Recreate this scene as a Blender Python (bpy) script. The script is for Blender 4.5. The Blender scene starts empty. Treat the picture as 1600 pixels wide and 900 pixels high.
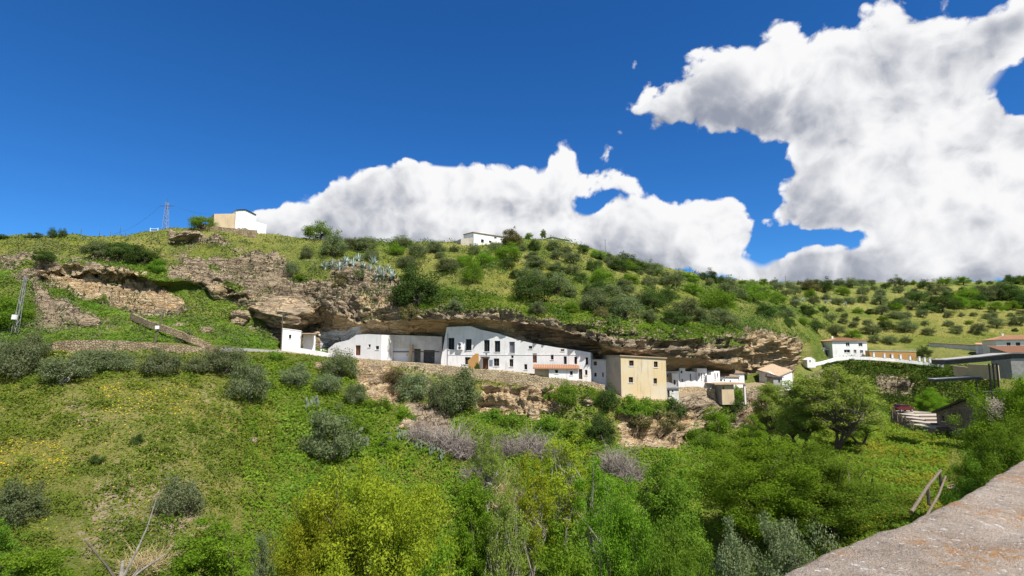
import bpy, bmesh, math, random
import numpy as np
from mathutils import Vector, Matrix

# ------------------------------------------------------------------ camera, sky, sun, exposure
scene = bpy.context.scene
COL = scene.collection
FPX, CXP, CYP = 873.0, 800.0, 450.0
PITCH = math.atan(105.0 / FPX)
cam_data = bpy.data.cameras.new("camera")
cam_data.sensor_width = 36.0
cam_data.lens = 36.0 * FPX / 1600.0
cam_data.clip_start = 0.05
cam_data.clip_end = 9000.0
cam = bpy.data.objects.new("camera", cam_data)
COL.objects.link(cam)
cam.rotation_euler = (math.pi / 2 + PITCH, 0, 0)
scene.camera = cam
scene.render.resolution_x, scene.render.resolution_y = 1024, 576
scene.view_settings.view_transform = 'Standard'
scene.view_settings.look = 'None'
scene.view_settings.gamma = 1.0
scene.view_settings.use_curve_mapping = False
scene.view_settings.exposure = 0.75
scene.cycles.max_bounces = 4
scene.cycles.transparent_max_bounces = 6
scene.cycles.diffuse_bounces = 3

SUN = Vector((0.36, -0.41, 0.84)).normalized()
sun_data = bpy.data.lights.new("sun", 'SUN')
sun_data.energy = 5.0
sun_data.angle = math.radians(0.5)
sun_data.color = (1.0, 0.955, 0.88)
sun = bpy.data.objects.new("sun", sun_data)
COL.objects.link(sun)
sun.rotation_euler = (-SUN).to_track_quat('-Z', 'Y').to_euler()

CT, ST = math.cos(PITCH), math.sin(PITCH)
def ray(px, py):
    u, v = (px - CXP) / FPX, (CYP - py) / FPX
    return Vector((u, CT - v * ST, ST + v * CT))
def at(px, py, Y):
    d = ray(px, py)
    return d * (Y / d.y)
def proj(P):
    P = np.asarray(P, float)
    yc = P[..., 1] * CT + P[..., 2] * ST
    zc = -P[..., 1] * ST + P[..., 2] * CT
    yc = np.where(yc < 0.05, 0.05, yc)
    return CXP + FPX * P[..., 0] / yc, CYP - FPX * zc / yc

# ---- node helpers
class NT:
    def __init__(s, tree):
        s.t = tree
        s.n = tree.nodes
        s.n.clear()
    def new(s, kind, **kw):
        nd = s.n.new(kind)
        for k, v in kw.items():
            setattr(nd, k, v)
        return nd
    def put(s, sock, v):
        if isinstance(v, bpy.types.NodeSocket):
            s.t.links.new(v, sock)
        else:
            sock.default_value = v
    def math(s, op, a, b=None, c=None, clamp=False):
        nd = s.new('ShaderNodeMath', operation=op, use_clamp=clamp)
        s.put(nd.inputs[0], a)
        if b is not None: s.put(nd.inputs[1], b)
        if c is not None: s.put(nd.inputs[2], c)
        return nd.outputs[0]
    def vmath(s, op, a, b=None):
        nd = s.new('ShaderNodeVectorMath', operation=op)
        s.put(nd.inputs[0], a)
        if b is not None:
            s.put(nd.inputs['Scale' if op == 'SCALE' else 1], b)
        return nd.outputs['Value'] if op in ('DOT_PRODUCT', 'LENGTH') else nd.outputs[0]
    def smooth(s, v, lo, hi, a=0.0, b=1.0, kind='SMOOTHSTEP'):
        nd = s.new('ShaderNodeMapRange', interpolation_type=kind)
        s.put(nd.inputs[0], v)
        for i, x in enumerate((lo, hi, a, b)):
            s.put(nd.inputs[1 + i], x)
        return nd.outputs[0]
    def mix(s, f, a, b, blend='MIX'):
        nd = s.new('ShaderNodeMix', data_type='RGBA', blend_type=blend)
        s.put(nd.inputs[0], f)
        for i, x in ((6, a), (7, b)):
            if isinstance(x, tuple) and len(x) == 3: x = x + (1.0,)
            s.put(nd.inputs[i], x)
        return nd.outputs[2]
    def noise(s, vec, scale, detail=4.0, rough=0.55, dist=0.0):
        nd = s.new('ShaderNodeTexNoise')
        s.put(nd.inputs['Vector'], vec)
        nd.inputs['Scale'].default_value = scale
        nd.inputs['Detail'].default_value = detail
        nd.inputs['Roughness'].default_value = rough
        nd.inputs['Distortion'].default_value = dist
        return nd.outputs[0]

world = bpy.data.worlds.new("World")
scene.world = world
world.use_nodes = True
def build_world():
    w = NT(world.node_tree)
    out = w.new('ShaderNodeOutputWorld')
    bg = w.new('ShaderNodeBackground')
    bg.inputs['Strength'].default_value = 0.115
    w.t.links.new(bg.outputs[0], out.inputs[0])
    sky = w.new('ShaderNodeTexSky', sky_type='NISHITA')
    sky.sun_disc = False
    sky.sun_elevation = math.asin(SUN.z)
    sky.sun_rotation = math.atan2(SUN.x, SUN.y)
    sky.altitude = 2200.0
    sky.air_density = 1.0
    sky.dust_density = 0.0
    sky.ozone_density = 3.5
    hs = w.new('ShaderNodeHueSaturation')
    hs.inputs['Saturation'].default_value = 1.22
    hs.inputs['Value'].default_value = 0.95
    w.t.links.new(sky.outputs[0], hs.inputs['Color'])
    blue = w.mix(1.0, hs.outputs[0], (0.33, 0.60, 0.80), 'MULTIPLY')
    # clouds: soft billowing banks, described by azimuth / elevation
    P = [  # px, py, half width, half height, weight (cumulus banks seen over the hill)
        (1000, 165, 55, 60, .9), (1075, 150, 75, 62, 1), (1150, 165, 80, 60, 1), (1235, 110, 85, 78, 1.05), (1180, 120, 60, 55, .8),
        (1370, 150, 110, 95, 1.2), (1480, 70, 120, 70, 1), (1330, 250, 120, 90, 1.2), (1450, 240, 150, 110, 1.2), (1570, 250, 110, 90, 1.2),
        (1290, 310, 110, 50, .95), (1420, 335, 150, 60, 1.1), (1540, 370, 160, 50, 1.1), (1590, 20, 60, 40, .55), (1600, 320, 120, 90, 1.1), (1210, 205, 40, 25, .45),
        (890, 262, 62, 48, 1.05), (972, 288, 22, 28, .75), (845, 290, 60, 38, .8), (680, 285, 75, 48, 1.05), (620, 300, 70, 45, .95), (760, 305, 90, 50, 1.2),
        (545, 315, 48, 34, .95), (490, 345, 60, 30, .9), (430, 338, 44, 26, .95), (380, 345, 45, 22, .6), (640, 350, 170, 50, 1.1), (820, 350, 150, 50, 1.2),
        (1030, 345, 95, 42, 1.05), (1110, 310, 60, 34, .7), (1140, 355, 70, 44, 1.05), (960, 375, 120, 40, 1.05), (1080, 395, 100, 36, .95),
        (1275, 408, 55, 32, .95), (1335, 425, 60, 28, .9), (1210, 425, 60, 25, .9), (1420, 420, 90, 30, .9), (1540, 415, 140, 34, 1.0),
        (1395, 268, 70, 50, .7), (225, 354, 22, 13, .8), (60, 290, 16, 8, .25), (1580, 110, 30, 30, .3),
        (540, 372, 90, 30, .8), (680, 384, 130, 28, .8), (860, 388, 110, 28, .75), (1000, 410, 110, 28, .75), (1140, 428, 80, 22, .8), (1420, 440, 130, 18, .6), 
        (1290, 378, 100, 24, -1.1), (930, 325, 36, 16, -.75), (1150, 265, 90, 36, -.8), (1110, 262, 80, 22, -.5), (1590, 150, 45, 50, -.8), (1190, 335, 24, 60, -.9), (1540, 20, 30, 18, -.4)]
    blobs = []
    for px, py, hw, hh, wt in P:
        def ae(a, b):
            d = ray(a, b).normalized()
            return math.atan2(d.x, d.y), math.asin(d.z)
        a0, e0 = ae(px, py)
        blobs.append((a0, e0, abs(ae(px + hw, py)[0] - ae(px - hw, py)[0]) / 2 + .004, abs(ae(px, py - hh)[1] - ae(px, py + hh)[1]) / 2 + .003, wt))
    rr = random.Random(5)
    for k in range(13):          # unseen banks all the way round, enlarged to add fill light
        a0 = 1.0 + (k + rr.random() * .7) * (2 * math.pi - 1.9) / 13
        a0 = a0 - 2 * math.pi if a0 > math.pi else a0
        e0 = rr.uniform(.15, .75)
        blobs.append((a0, e0, rr.uniform(.3, .5), rr.uniform(.16, .3), 1.2))
    g = bpy.data.node_groups.new("cloud_density", 'ShaderNodeTree')
    g.interface.new_socket("Vector", in_out='INPUT', socket_type='NodeSocketVector')
    for k in ("Density", "Relief", "Lean"):
        g.interface.new_socket(k, in_out='OUTPUT', socket_type='NodeSocketFloat')
    q = NT(g)
    gi, go = q.new('NodeGroupInput'), q.new('NodeGroupOutput')
    # wobble the lookup so that no bank keeps a smooth outline
    nz = q.new('ShaderNodeTexNoise')
    nz.inputs['Scale'].default_value = 7.0
    nz.inputs['Detail'].default_value = 3.0
    q.t.links.new(gi.outputs[0], nz.inputs['Vector'])
    wob = q.vmath('SCALE', q.vmath('SUBTRACT', nz.outputs['Color'], (0.5, 0.5, 0.5)), 0.075)
    vec = q.vmath('ADD', gi.outputs[0], wob)
    sep = q.new('ShaderNodeSeparateXYZ')
    q.t.links.new(vec, sep.inputs[0])
    az = q.math('ARCTAN2', sep.outputs[0], sep.outputs[1])
    el = q.math('ARCSINE', sep.outputs[2])
    cmb = q.new('ShaderNodeCombineXYZ')
    q.t.links.new(az, cmb.inputs[0]); q.t.links.new(el, cmb.inputs[1])
    ae_v = cmb.outputs[0]
    acc = None
    for a0, e0, wa, we, wt in blobs:
        sa, se = 1.12 / wa, 1.12 / we
        k = 0.42 * wt
        for _ in range(30):
            k = max(-0.85, min(0.85, 0.42 * wt / 0.5 ** (k * k)))
        nd = q.new('ShaderNodeVectorMath', operation='MULTIPLY_ADD')
        q.put(nd.inputs[0], ae_v)
        nd.inputs[1].default_value = (sa, se, 0)
        nd.inputs[2].default_value = (-a0 * sa, -e0 * se, k)
        rel_v = nd.outputs[0]
        v = q.math('POWER', 0.5, q.vmath('DOT_PRODUCT', rel_v, rel_v))
        sc_v = q.vmath('SCALE', rel_v, v)
        acc = sc_v if acc is None else q.vmath('ADD', acc, sc_v)
    total = q.vmath('DOT_PRODUCT', acc, (0.0, 0.0, 1 / 0.42))
    big = q.vmath('DOT_PRODUCT', acc, (0.45, 0.9, 0.0))
    big = q.math('DIVIDE', big, q.math('ADD', total, 0.15))
    total = q.math('MINIMUM', total, 1.75)
    def detail(v):
        vo = q.new('ShaderNodeTexVoronoi', feature='F1')
        vo.inputs['Scale'].default_value = 15.0
        vo.inputs['Detail'].default_value = 2.0
        vo.inputs['Roughness'].default_value = 0.55
        q.put(vo.inputs['Vector'], v)
        puff = q.math('SUBTRACT', 0.42, vo.outputs['Distance'])
        fb = q.math('SUBTRACT', q.noise(v, 9.0, 8.0, 0.62), 0.5)
        curl = q.math('SUBTRACT', q.noise(v, 34.0, 5.0, 0.6), 0.5)
        return q.math('MULTIPLY_ADD', curl, 0.7, q.math('ADD', q.math('MULTIPLY', puff, 1.05), q.math('MULTIPLY', fb, 2.1)))
    det0 = detail(vec)
    det0 = q.math('MAXIMUM', det0, -0.88)
    det1 = detail(q.vmath('ADD', vec, (0.016, -0.005, 0.022)))
    d = q.math('SUBTRACT', q.math('ADD', total, det0), 0.56)
    q.t.links.new(d, go.inputs[0])
    q.t.links.new(q.math('SUBTRACT', det0, det1), go.inputs[1])
    q.t.links.new(big, go.inputs[2])
    tc = w.new('ShaderNodeTexCoord')
    gn = w.new('ShaderNodeGroup')
    gn.node_tree = g
    w.put(gn.inputs[0], w.vmath('NORMALIZE', tc.outputs['Generated']))
    D0, fine, big = gn.outputs[0], gn.outputs[1], gn.outputs[2]
    alpha = w.smooth(D0, 0.0, 0.32)
    thick = w.smooth(D0, 0.2, 1.6)
    soft = w.math('SUBTRACT', w.noise(w.vmath('NORMALIZE', tc.outputs['Generated']), 4.5, 3.0, 0.5), 0.5)
    rel = w.math('ADD', w.math('MULTIPLY', fine, w.math('MULTIPLY_ADD', thick, -0.34, 0.5)), w.math('MULTIPLY', big, 0.56))
    rel = w.math('MULTIPLY_ADD', soft, 1.35, rel)
    lit = w.smooth(w.math('SUBTRACT', rel, w.math('MULTIPLY', thick, 0.44)), -0.66, 0.16)
    ccol = w.mix(lit, (1.6, 1.75, 2.15), (4.95, 4.95, 5.0))
    final = w.mix(alpha, blue, ccol)
    w.t.links.new(final, bg.inputs['Color'])
    world.cycles.sampling_method = 'MANUAL'
    world.cycles.sample_map_resolution = 512
build_world()
# ------------------------------------------------------------------ numeric helpers
def _hash(ix, iy, iz, seed):
    h = (ix.astype(np.int64) * 374761393 + iy.astype(np.int64) * 668265263 + iz.astype(np.int64) * 2147483647 + seed * 1442695041) & 0xffffffff
    h = ((h ^ (h >> 13)) * 1274126177) & 0xffffffff
    h = ((h ^ (h >> 16)) * 2246822519) & 0xffffffff
    return ((h ^ (h >> 15)) & 0xffff) / 65535.0
def vnoise(p, seed=0):
    i = np.floor(p).astype(np.int64)
    f = p - i
    f = f * f * f * (f * (f * 6 - 15) + 10)
    r = 0
    for dx in (0, 1):
        for dy in (0, 1):
            for dz in (0, 1):
                w = (f[:, 0] if dx else 1 - f[:, 0]) * (f[:, 1] if dy else 1 - f[:, 1]) * (f[:, 2] if dz else 1 - f[:, 2])
                r = r + w * _hash(i[:, 0] + dx, i[:, 1] + dy, i[:, 2] + dz, seed)
    return r * 2 - 1
def fbm(p, octv=5, gain=0.5, seed=0, lac=2.03):
    a, s, t = 1.0, 0.0, 0.0
    p = np.array(p, float)
    for k in range(octv):
        s = s + a * vnoise(p, seed + k * 17)
        t += a
        a *= gain
        p = p * lac + 13.7
    return s / t
def inpoly(px, py, poly):
    ins = np.zeros(px.shape, bool)
    n = len(poly)
    for i in range(n):
        x0, y0 = poly[i]
        x1, y1 = poly[(i + 1) % n]
        if y0 == y1: continue
        c = ((y0 > py) != (y1 > py)) & (px < (x1 - x0) * (py - y0) / (y1 - y0) + x0)
        ins ^= c
    return ins
def sstep(x, a, b):
    t = np.clip((x - a) / (b - a), 0, 1)
    return t * t * (3 - 2 * t)

def np_mesh(name, V, Q, attrs=None, smooth=False):
    """verts (N,3), faces (M,3 or 4); attrs {name: per-vertex or per-face floats}"""
    V = np.asarray(V, np.float32)
    Q = np.asarray(Q, np.int32)
    k = Q.shape[1]
    me = bpy.data.meshes.new(name)
    me.vertices.add(len(V))
    me.vertices.foreach_set("co", V.ravel())
    me.loops.add(Q.size)
    me.loops.foreach_set("vertex_index", Q.ravel())
    me.polygons.add(len(Q))
    me.polygons.foreach_set("loop_start", np.arange(len(Q), dtype=np.int32) * k)
    if smooth:
        me.polygons.foreach_set("use_smooth", np.ones(len(Q), bool))
    for an, av in (attrs or {}).items():
        av = np.asarray(av, np.float32)
        a = me.attributes.new(an, 'FLOAT', 'POINT' if len(av) == len(V) else 'FACE')
        a.data.foreach_set("value", av)
    me.update(calc_edges=True)
    return me

def link(name, me, mat=None, parent=None):
    o = bpy.data.objects.new(name, me)
    COL.objects.link(o)
    if mat is not None and me is not None:
        if len(me.materials) == 0:
            me.materials.append(mat)
        elif me.materials[0] != mat:
            o.material_slots[0].link = 'OBJECT'
            o.material_slots[0].material = mat
    if parent is not None:
        o.parent = parent
    return o
def tag(o, label=None, cat=None, group=None, kind=None):
    if label: o['label'] = label
    if cat: o['category'] = cat
    if group: o['group'] = group
    if kind: o['kind'] = kind
    return o
def empty(name, loc, label, cat, group=None, rz=0.0):
    o = bpy.data.objects.new(name, None)
    o.empty_display_size = 0.3
    COL.objects.link(o)
    o.location = loc
    o.rotation_euler = (0, 0, rz)
    return tag(o, label, cat, group, 'thing')

class MB:
    """collects faces into one mesh"""
    def __init__(s):
        s.v, s.f = [], []
    def poly(s, *pts):
        n = len(s.v)
        s.v += [tuple(p) for p in pts]
        s.f.append(tuple(range(n, n + len(pts))))
    def hexa(s, c):              # 8 corners: bottom 4 ccw, top 4 ccw
        n = len(s.v)
        s.v += [tuple(p) for p in c]
        for f in ((3, 2, 1, 0), (4, 5, 6, 7), (0, 1, 5, 4), (1, 2, 6, 5), (2, 3, 7, 6), (3, 0, 4, 7)):
            s.f.append(tuple(n + i for i in f))
    def box(s, x0, x1, y0, y1, z0, z1, M=None):
        c = [Vector(p) for p in ((x0, y0, z0), (x1, y0, z0), (x1, y1, z0), (x0, y1, z0), (x0, y0, z1), (x1, y0, z1), (x1, y1, z1), (x0, y1, z1))]
        s.hexa([M @ p for p in c] if M is not None else c)
    def tube(s, pts, rad, n=6):
        pts = [Vector(p) for p in pts]
        base = len(s.v)
        for i, p in enumerate(pts):
            d = (pts[min(i + 1, len(pts) - 1)] - pts[max(i - 1, 0)])
            d = d.normalized() if d.length > 1e-6 else Vector((0, 0, 1))
            a = d.cross(Vector((0.31, 0.9, 0.2)))
            a = a.normalized() if a.length > 1e-4 else d.orthogonal().normalized()
            b = d.cross(a)
            r = rad[i] if isinstance(rad, (list, tuple)) else rad
            for k in range(n):
                t = 2 * math.pi * k / n
                s.v.append(tuple(p + (a * math.cos(t) + b * math.sin(t)) * r))
        for i in range(len(pts) - 1):
            for k in range(n):
                k2 = (k + 1) % n
                s.f.append((base + i * n + k, base + i * n + k2, base + (i + 1) * n + k2, base + (i + 1) * n + k))
        s.f.append(tuple(base + k for k in range(n)))
        s.f.append(tuple(base + (len(pts) - 1) * n + k for k in reversed(range(n))))
    def mesh(s, name):
        me = bpy.data.meshes.new(name)
        me.from_pydata(s.v, [], s.f)
        me.update()
        return me
    def build(s, name, mat, parent=None, bevel=0.0):
        o = link(name, s.mesh(name), mat, parent)
        if bevel:
            b = o.modifiers.new("bevel", 'BEVEL')
            b.width = bevel
            b.segments = 1
            b.limit_method = 'ANGLE'
        return o

# ------------------------------------------------------------------ materials
MATS = {}
def principled(name, rough=0.9, spec=0.25):
    m = bpy.data.materials.new(name)
    m.use_nodes = True
    t = NT(m.node_tree)
    out = t.new('ShaderNodeOutputMaterial')
    b = t.new('ShaderNodeBsdfPrincipled')
    b.inputs['Roughness'].default_value = rough
    b.inputs['Specular IOR Level'].default_value = spec
    t.t.links.new(b.outputs[0], out.inputs[0])
    MATS[name] = m
    return m, t, b, out
def bump(t, b, h, strength=0.4, dist=0.1):
    bp = t.new('ShaderNodeBump')
    bp.inputs['Strength'].default_value = strength
    bp.inputs['Distance'].default_value = dist
    t.put(bp.inputs['Height'], h)
    t.t.links.new(bp.outputs[0], b.inputs['Normal'])
def geo_pos(t):
    return t.new('ShaderNodeNewGeometry').outputs['Position']
def attr(t, name):
    nd = t.new('ShaderNodeAttribute')
    nd.attribute_name = name
    return nd.outputs['Fac']

def mat_plain(name, col, col2=None, scale=1.5, rough=0.85, spec=0.25, streak=0.0, bump_s=0.15, bscale=8.0, dirt=None, dirt_amt=0.5):
    m, t, b, _ = principled(name, rough, spec)
    pos = geo_pos(t)
    c2 = col2 or tuple(x * 0.85 for x in col)
    n = t.noise(pos, scale, 5.0, 0.6)
    c = t.mix(t.smooth(n, 0.35, 0.68), col, c2)
    if dirt:
        mp = t.vmath('MULTIPLY', pos, (2.2, 2.2, 0.22))
        st = t.smooth(t.noise(mp, 0.9, 6.0, 0.65), 0.52, 0.75)
        c = t.mix(t.math('MULTIPLY', st, dirt_amt), c, dirt)
    t.put(b.inputs['Base Color'], c)
    if bump_s:
        bump(t, b, t.noise(pos, bscale, 4.0), bump_s, 0.05)
    return m

def mat_ground():
    m, t, b, _ = principled('herb_ground', 0.95, 0.1)
    pos = geo_pos(t)
    rock, soil, dry, gold, wash = [attr(t, k) for k in ('rock', 'soil', 'dry', 'gold', 'wash')]
    n1 = t.noise(pos, 0.16, 5.0, 0.6)
    n2 = t.noise(pos, 1.3, 6.0, 0.65)
    n3 = t.noise(pos, 6.0, 4.0, 0.7)
    g = t.mix(t.smooth(n1, 0.35, 0.65), (0.10, 0.155, 0.025), (0.18, 0.20, 0.04))
    g = t.mix(t.smooth(n2, 0.45, 0.7), g, (0.07, 0.12, 0.022))
    g = t.mix(t.math('MULTIPLY', dry, t.smooth(n2, 0.25, 0.6)), g, (0.30, 0.27, 0.085))
    g = t.mix(t.math('MULTIPLY', gold, t.smooth(n3, 0.5, 0.62)), g, (0.42, 0.30, 0.015))
    sm = t.smooth(t.math('ADD', soil, t.math('MULTIPLY', t.math('SUBTRACT', n2, 0.5), 0.9)), 0.42, 0.62)
    g = t.mix(sm, g, t.mix(n3, (0.36, 0.27, 0.17), (0.50, 0.40, 0.27)))
    # rock: grey weathered skin, ochre where freshly broken or sheltered
    sp = t.vmath('MULTIPLY', pos, (0.35, 0.35, 2.4))
    s1 = t.noise(sp, 1.0, 7.0, 0.62, 0.6)
    s2 = t.noise(pos, 0.28, 6.0, 0.6)
    s3 = t.noise(pos, 3.2, 6.0, 0.7)
    fresh = attr(t, 'fresh')
    r = t.mix(t.smooth(s1, 0.36, 0.64), (0.24, 0.185, 0.125), (0.50, 0.395, 0.27))
    r = t.mix(t.smooth(t.math('ADD', t.math('MULTIPLY', fresh, 0.55), s2), 0.55, 0.85), r, t.mix(t.smooth(s1, 0.38, 0.62), (0.50, 0.34, 0.175), (0.72, 0.56, 0.36)))  # real ochre, made extra pale on ceilings to stand in for bounce light
    keep = t.math('MULTIPLY_ADD', fresh, -0.75, 1.0)
    r = t.mix(t.math('MULTIPLY', t.math('MULTIPLY', t.smooth(s3, 0.55, 0.78), 0.55), keep), r, (0.075, 0.065, 0.055))
    dark = attr(t, 'dark_rock')
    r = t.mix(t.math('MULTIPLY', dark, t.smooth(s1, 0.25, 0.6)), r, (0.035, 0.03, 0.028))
    ck = t.new('ShaderNodeTexVoronoi', feature='DISTANCE_TO_EDGE')
    ck.inputs['Scale'].default_value = 1.0
    wp = t.new('ShaderNodeTexNoise'); wp.inputs['Scale'].default_value = 0.8; wp.inputs['Detail'].default_value = 4.0
    t.put(wp.inputs['Vector'], pos)
    t.put(ck.inputs['Vector'], t.vmath('ADD', t.vmath('MULTIPLY', pos, (0.45, 0.45, 1.05)), t.vmath('SCALE', wp.outputs['Color'], 1.6)))
    crack = t.smooth(ck.outputs[0], 0.0, 0.075, 1.0, 0.0)
    crack = t.math('MULTIPLY', crack, t.smooth(s2, 0.38, 0.55))
    r = t.mix(t.math('MULTIPLY', t.math('MULTIPLY', crack, 0.75), keep), r, (0.06, 0.05, 0.04))
    rm = t.smooth(t.math('ADD', rock, t.math('MULTIPLY', t.math('SUBTRACT', n2, 0.5), 0.55)), 0.42, 0.58)
    c = t.mix(rm, g, r)
    c = t.mix(t.smooth(t.math('ADD', wash, t.math('MULTIPLY', t.math('SUBTRACT', s3, 0.5), 0.5)), 0.45, 0.6), c, (0.74, 0.73, 0.70))
    t.put(b.inputs['Base Color'], c)
    h = t.math('ADD', t.math('MULTIPLY', s1, rock), t.math('MULTIPLY', n3, 0.5))
    h = t.math('ADD', h, t.math('MULTIPLY', s3, 0.6))
    h = t.math('SUBTRACT', h, t.math('MULTIPLY', t.math('MULTIPLY', crack, rock), 0.7))
    bump(t, b, h, 1.0, 0.9)
    return m

def mat_leaf(name, c_a, c_b, c_hi=None, trans=0.35, hi_amt=0.3):
    m = bpy.data.materials.new(name)
    m.use_nodes = True
    t = NT(m.node_tree)
    out = t.new('ShaderNodeOutputMaterial')
    tone = attr(t, 'tone')
    rnd = t.new('ShaderNodeObjectInfo').outputs['Random']
    c = t.mix(tone, c_a, c_b)
    if c_hi:
        c = t.mix(t.math('MULTIPLY', t.smooth(tone, 0.72, 0.98), hi_amt), c, c_hi)
    hsv = t.new('ShaderNodeHueSaturation')
    t.put(hsv.inputs['Color'], c)
    t.put(hsv.inputs['Hue'], t.smooth(rnd, 0, 1, 0.488, 0.512, 'LINEAR'))
    t.put(hsv.inputs['Value'], t.smooth(rnd, 0, 1, 0.82, 1.2, 'LINEAR'))
    d = t.new('ShaderNodeBsdfDiffuse')
    tr = t.new('ShaderNodeBsdfTranslucent')
    t.put(d.inputs[0], hsv.outputs[0])
    t.put(tr.inputs[0], t.mix(1.0, hsv.outputs[0], (1.25, 1.3, 0.6), 'MULTIPLY'))
    mx = t.new('ShaderNodeMixShader'); mx.inputs[0].default_value = trans
    t.t.links.new(d.outputs[0], mx.inputs[1]); t.t.links.new(tr.outputs[0], mx.inputs[2])
    t.t.links.new(mx.outputs[0], out.inputs[0])
    MATS[name] = m
    return m

GROUND = mat_ground()
mat_leaf('leaf_olive', (0.085, 0.11, 0.045), (0.165, 0.195, 0.09), (0.24, 0.27, 0.16), 0.3)
mat_leaf('leaf_silver', (0.095, 0.125, 0.055), (0.185, 0.215, 0.11), (0.28, 0.3, 0.19), 0.3)
mat_leaf('leaf_dark', (0.04, 0.07, 0.018), (0.085, 0.135, 0.036), (0.13, 0.18, 0.06), 0.3)
mat_leaf('leaf_green', (0.085, 0.16, 0.017), (0.175, 0.27, 0.034), (0.23, 0.31, 0.06), 0.45)
mat_leaf('leaf_bright', (0.09, 0.18, 0.012), (0.185, 0.29, 0.028), (0.28, 0.38, 0.06), 0.45)
mat_leaf('leaf_lime', (0.165, 0.215, 0.016), (0.31, 0.345, 0.03), (0.42, 0.41, 0.06), 0.45)
mat_leaf('leaf_pale', (0.17, 0.235, 0.04), (0.29, 0.36, 0.085), (0.38, 0.42, 0.15), 0.48)
mat_leaf('leaf_ivy', (0.035, 0.07, 0.010), (0.075, 0.135, 0.022), (0.12, 0.19, 0.04), 0.35)
mat_leaf('leaf_russet', (0.10, 0.09, 0.04), (0.165, 0.15, 0.065), (0.24, 0.17, 0.08), 0.3)
mat_leaf('leaf_herb', (0.10, 0.175, 0.02), (0.225, 0.265, 0.04), (0.33, 0.31, 0.08), 0.35)
mat_leaf('leaf_weed', (0.085, 0.155, 0.018), (0.165, 0.23, 0.034), (0.25, 0.29, 0.065), 0.35)
mat_leaf('leaf_gold', (0.16, 0.20, 0.018), (0.30, 0.31, 0.04), (0.5, 0.42, 0.04), 0.35, 0.5)
mat_leaf('leaf_agave', (0.3, 0.36, 0.34), (0.52, 0.58, 0.55), None, 0.05)
mat_leaf('leaf_cactus', (0.18, 0.22, 0.14), (0.33, 0.37, 0.27), None, 0.05)
mat_leaf('twig_grey', (0.17, 0.14, 0.12), (0.30, 0.255, 0.23), None, 0.0)
mat_leaf('twig_tan', (0.25, 0.19, 0.10), (0.40, 0.31, 0.18), None, 0.0)
mat_plain('bark', (0.11, 0.09, 0.065), (0.06, 0.05, 0.04), 4.0)
mat_plain('bark_pale', (0.36, 0.33, 0.28), (0.2, 0.18, 0.15), 4.0)
mat_plain('whitewash', (0.76, 0.75, 0.73), (0.68, 0.67, 0.65), 0.45, dirt=(0.42, 0.40, 0.36), dirt_amt=0.6)
mat_plain('whitewash_old', (0.62, 0.60, 0.56), (0.5, 0.47, 0.42), 0.6, dirt=(0.3, 0.27, 0.23), dirt_amt=0.5)
mat_plain('yellow_render', (0.58, 0.45, 0.255), (0.58, 0.50, 0.36), 0.3, dirt=(0.27, 0.21, 0.14), dirt_amt=0.75)
mat_plain('grey_shade_render', (0.45, 0.41, 0.33), (0.36, 0.33, 0.28), 0.5, dirt=(0.2, 0.18, 0.15), dirt_amt=0.55)
mat_plain('beige_render', (0.50, 0.40, 0.26), (0.44, 0.34, 0.22), 0.6, dirt=(0.3, 0.24, 0.16), dirt_amt=0.5)
mat_plain('ochre_render', (0.50, 0.26, 0.075), (0.46, 0.27, 0.11), 0.6)
mat_plain('concrete', (0.36, 0.345, 0.32), (0.27, 0.26, 0.24), 1.2, dirt=(0.16, 0.15, 0.14), dirt_amt=0.4)
mat_plain('metal_roof', (0.30, 0.30, 0.30), (0.22, 0.22, 0.22), 0.6, rough=0.5, spec=0.5)
mat_plain('dark_metal', (0.05, 0.05, 0.05), (0.08, 0.075, 0.07), 3.0, rough=0.6)
mat_plain('grey_steel', (0.25, 0.25, 0.25), (0.18, 0.18, 0.18), 3.0, rough=0.5)
mat_plain('terracotta', (0.42, 0.21, 0.11), (0.31, 0.18, 0.11), 2.5, dirt=(0.2, 0.15, 0.1), dirt_amt=0.4)
mat_plain('old_tile', (0.40, 0.28, 0.18), (0.30, 0.23, 0.16), 2.0, dirt=(0.18, 0.15, 0.11), dirt_amt=0.4)
mat_plain('slate_roof', (0.06, 0.055, 0.055), (0.09, 0.08, 0.075), 2.0)
mat_plain('wood_brown', (0.16, 0.065, 0.025), (0.11, 0.05, 0.022), 6.0, rough=0.6)
mat_plain('wood_grey', (0.17, 0.13, 0.095), (0.10, 0.08, 0.06), 6.0)
mat_plain('white_paint', (0.8, 0.8, 0.8), (0.75, 0.75, 0.75), 2.0, rough=0.5)
mat_plain('gravel', (0.40, 0.35, 0.28), (0.33, 0.29, 0.23), 1.5, bscale=20)
mat_plain('gold_bloom', (0.6, 0.42, 0.01), (0.5, 0.34, 0.01), 6.0)
mat_plain('shutter_grey', (0.22, 0.22, 0.24), (0.18, 0.18, 0.2), 3.0)
mat_plain('blue_panel', (0.13, 0.2, 0.3), (0.2, 0.26, 0.33), 3.0)
mat_plain('rubber', (0.02, 0.02, 0.02), (0.03, 0.03, 0.03), 3.0)
def mat_glass():
    m, t, b, _ = principled('pane', 0.25, 0.15)
    pos = geo_pos(t)
    t.put(b.inputs['Base Color'], t.mix(t.noise(pos, 0.8, 2.0), (0.006, 0.008, 0.01), (0.025, 0.03, 0.036)))
mat_glass()
def mat_carpaint():
    m, t, b, _ = principled('car_paint', 0.25, 0.5)
    b.inputs['Base Color'].default_value = (0.09, 0.008, 0.012, 1)
    b.inputs['Coat Weight'].default_value = 0.6
    m, t, b, _ = principled('tail_lamp', 0.3, 0.5)
    b.inputs['Base Color'].default_value = (0.5, 0.01, 0.01, 1)
mat_carpaint()
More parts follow.
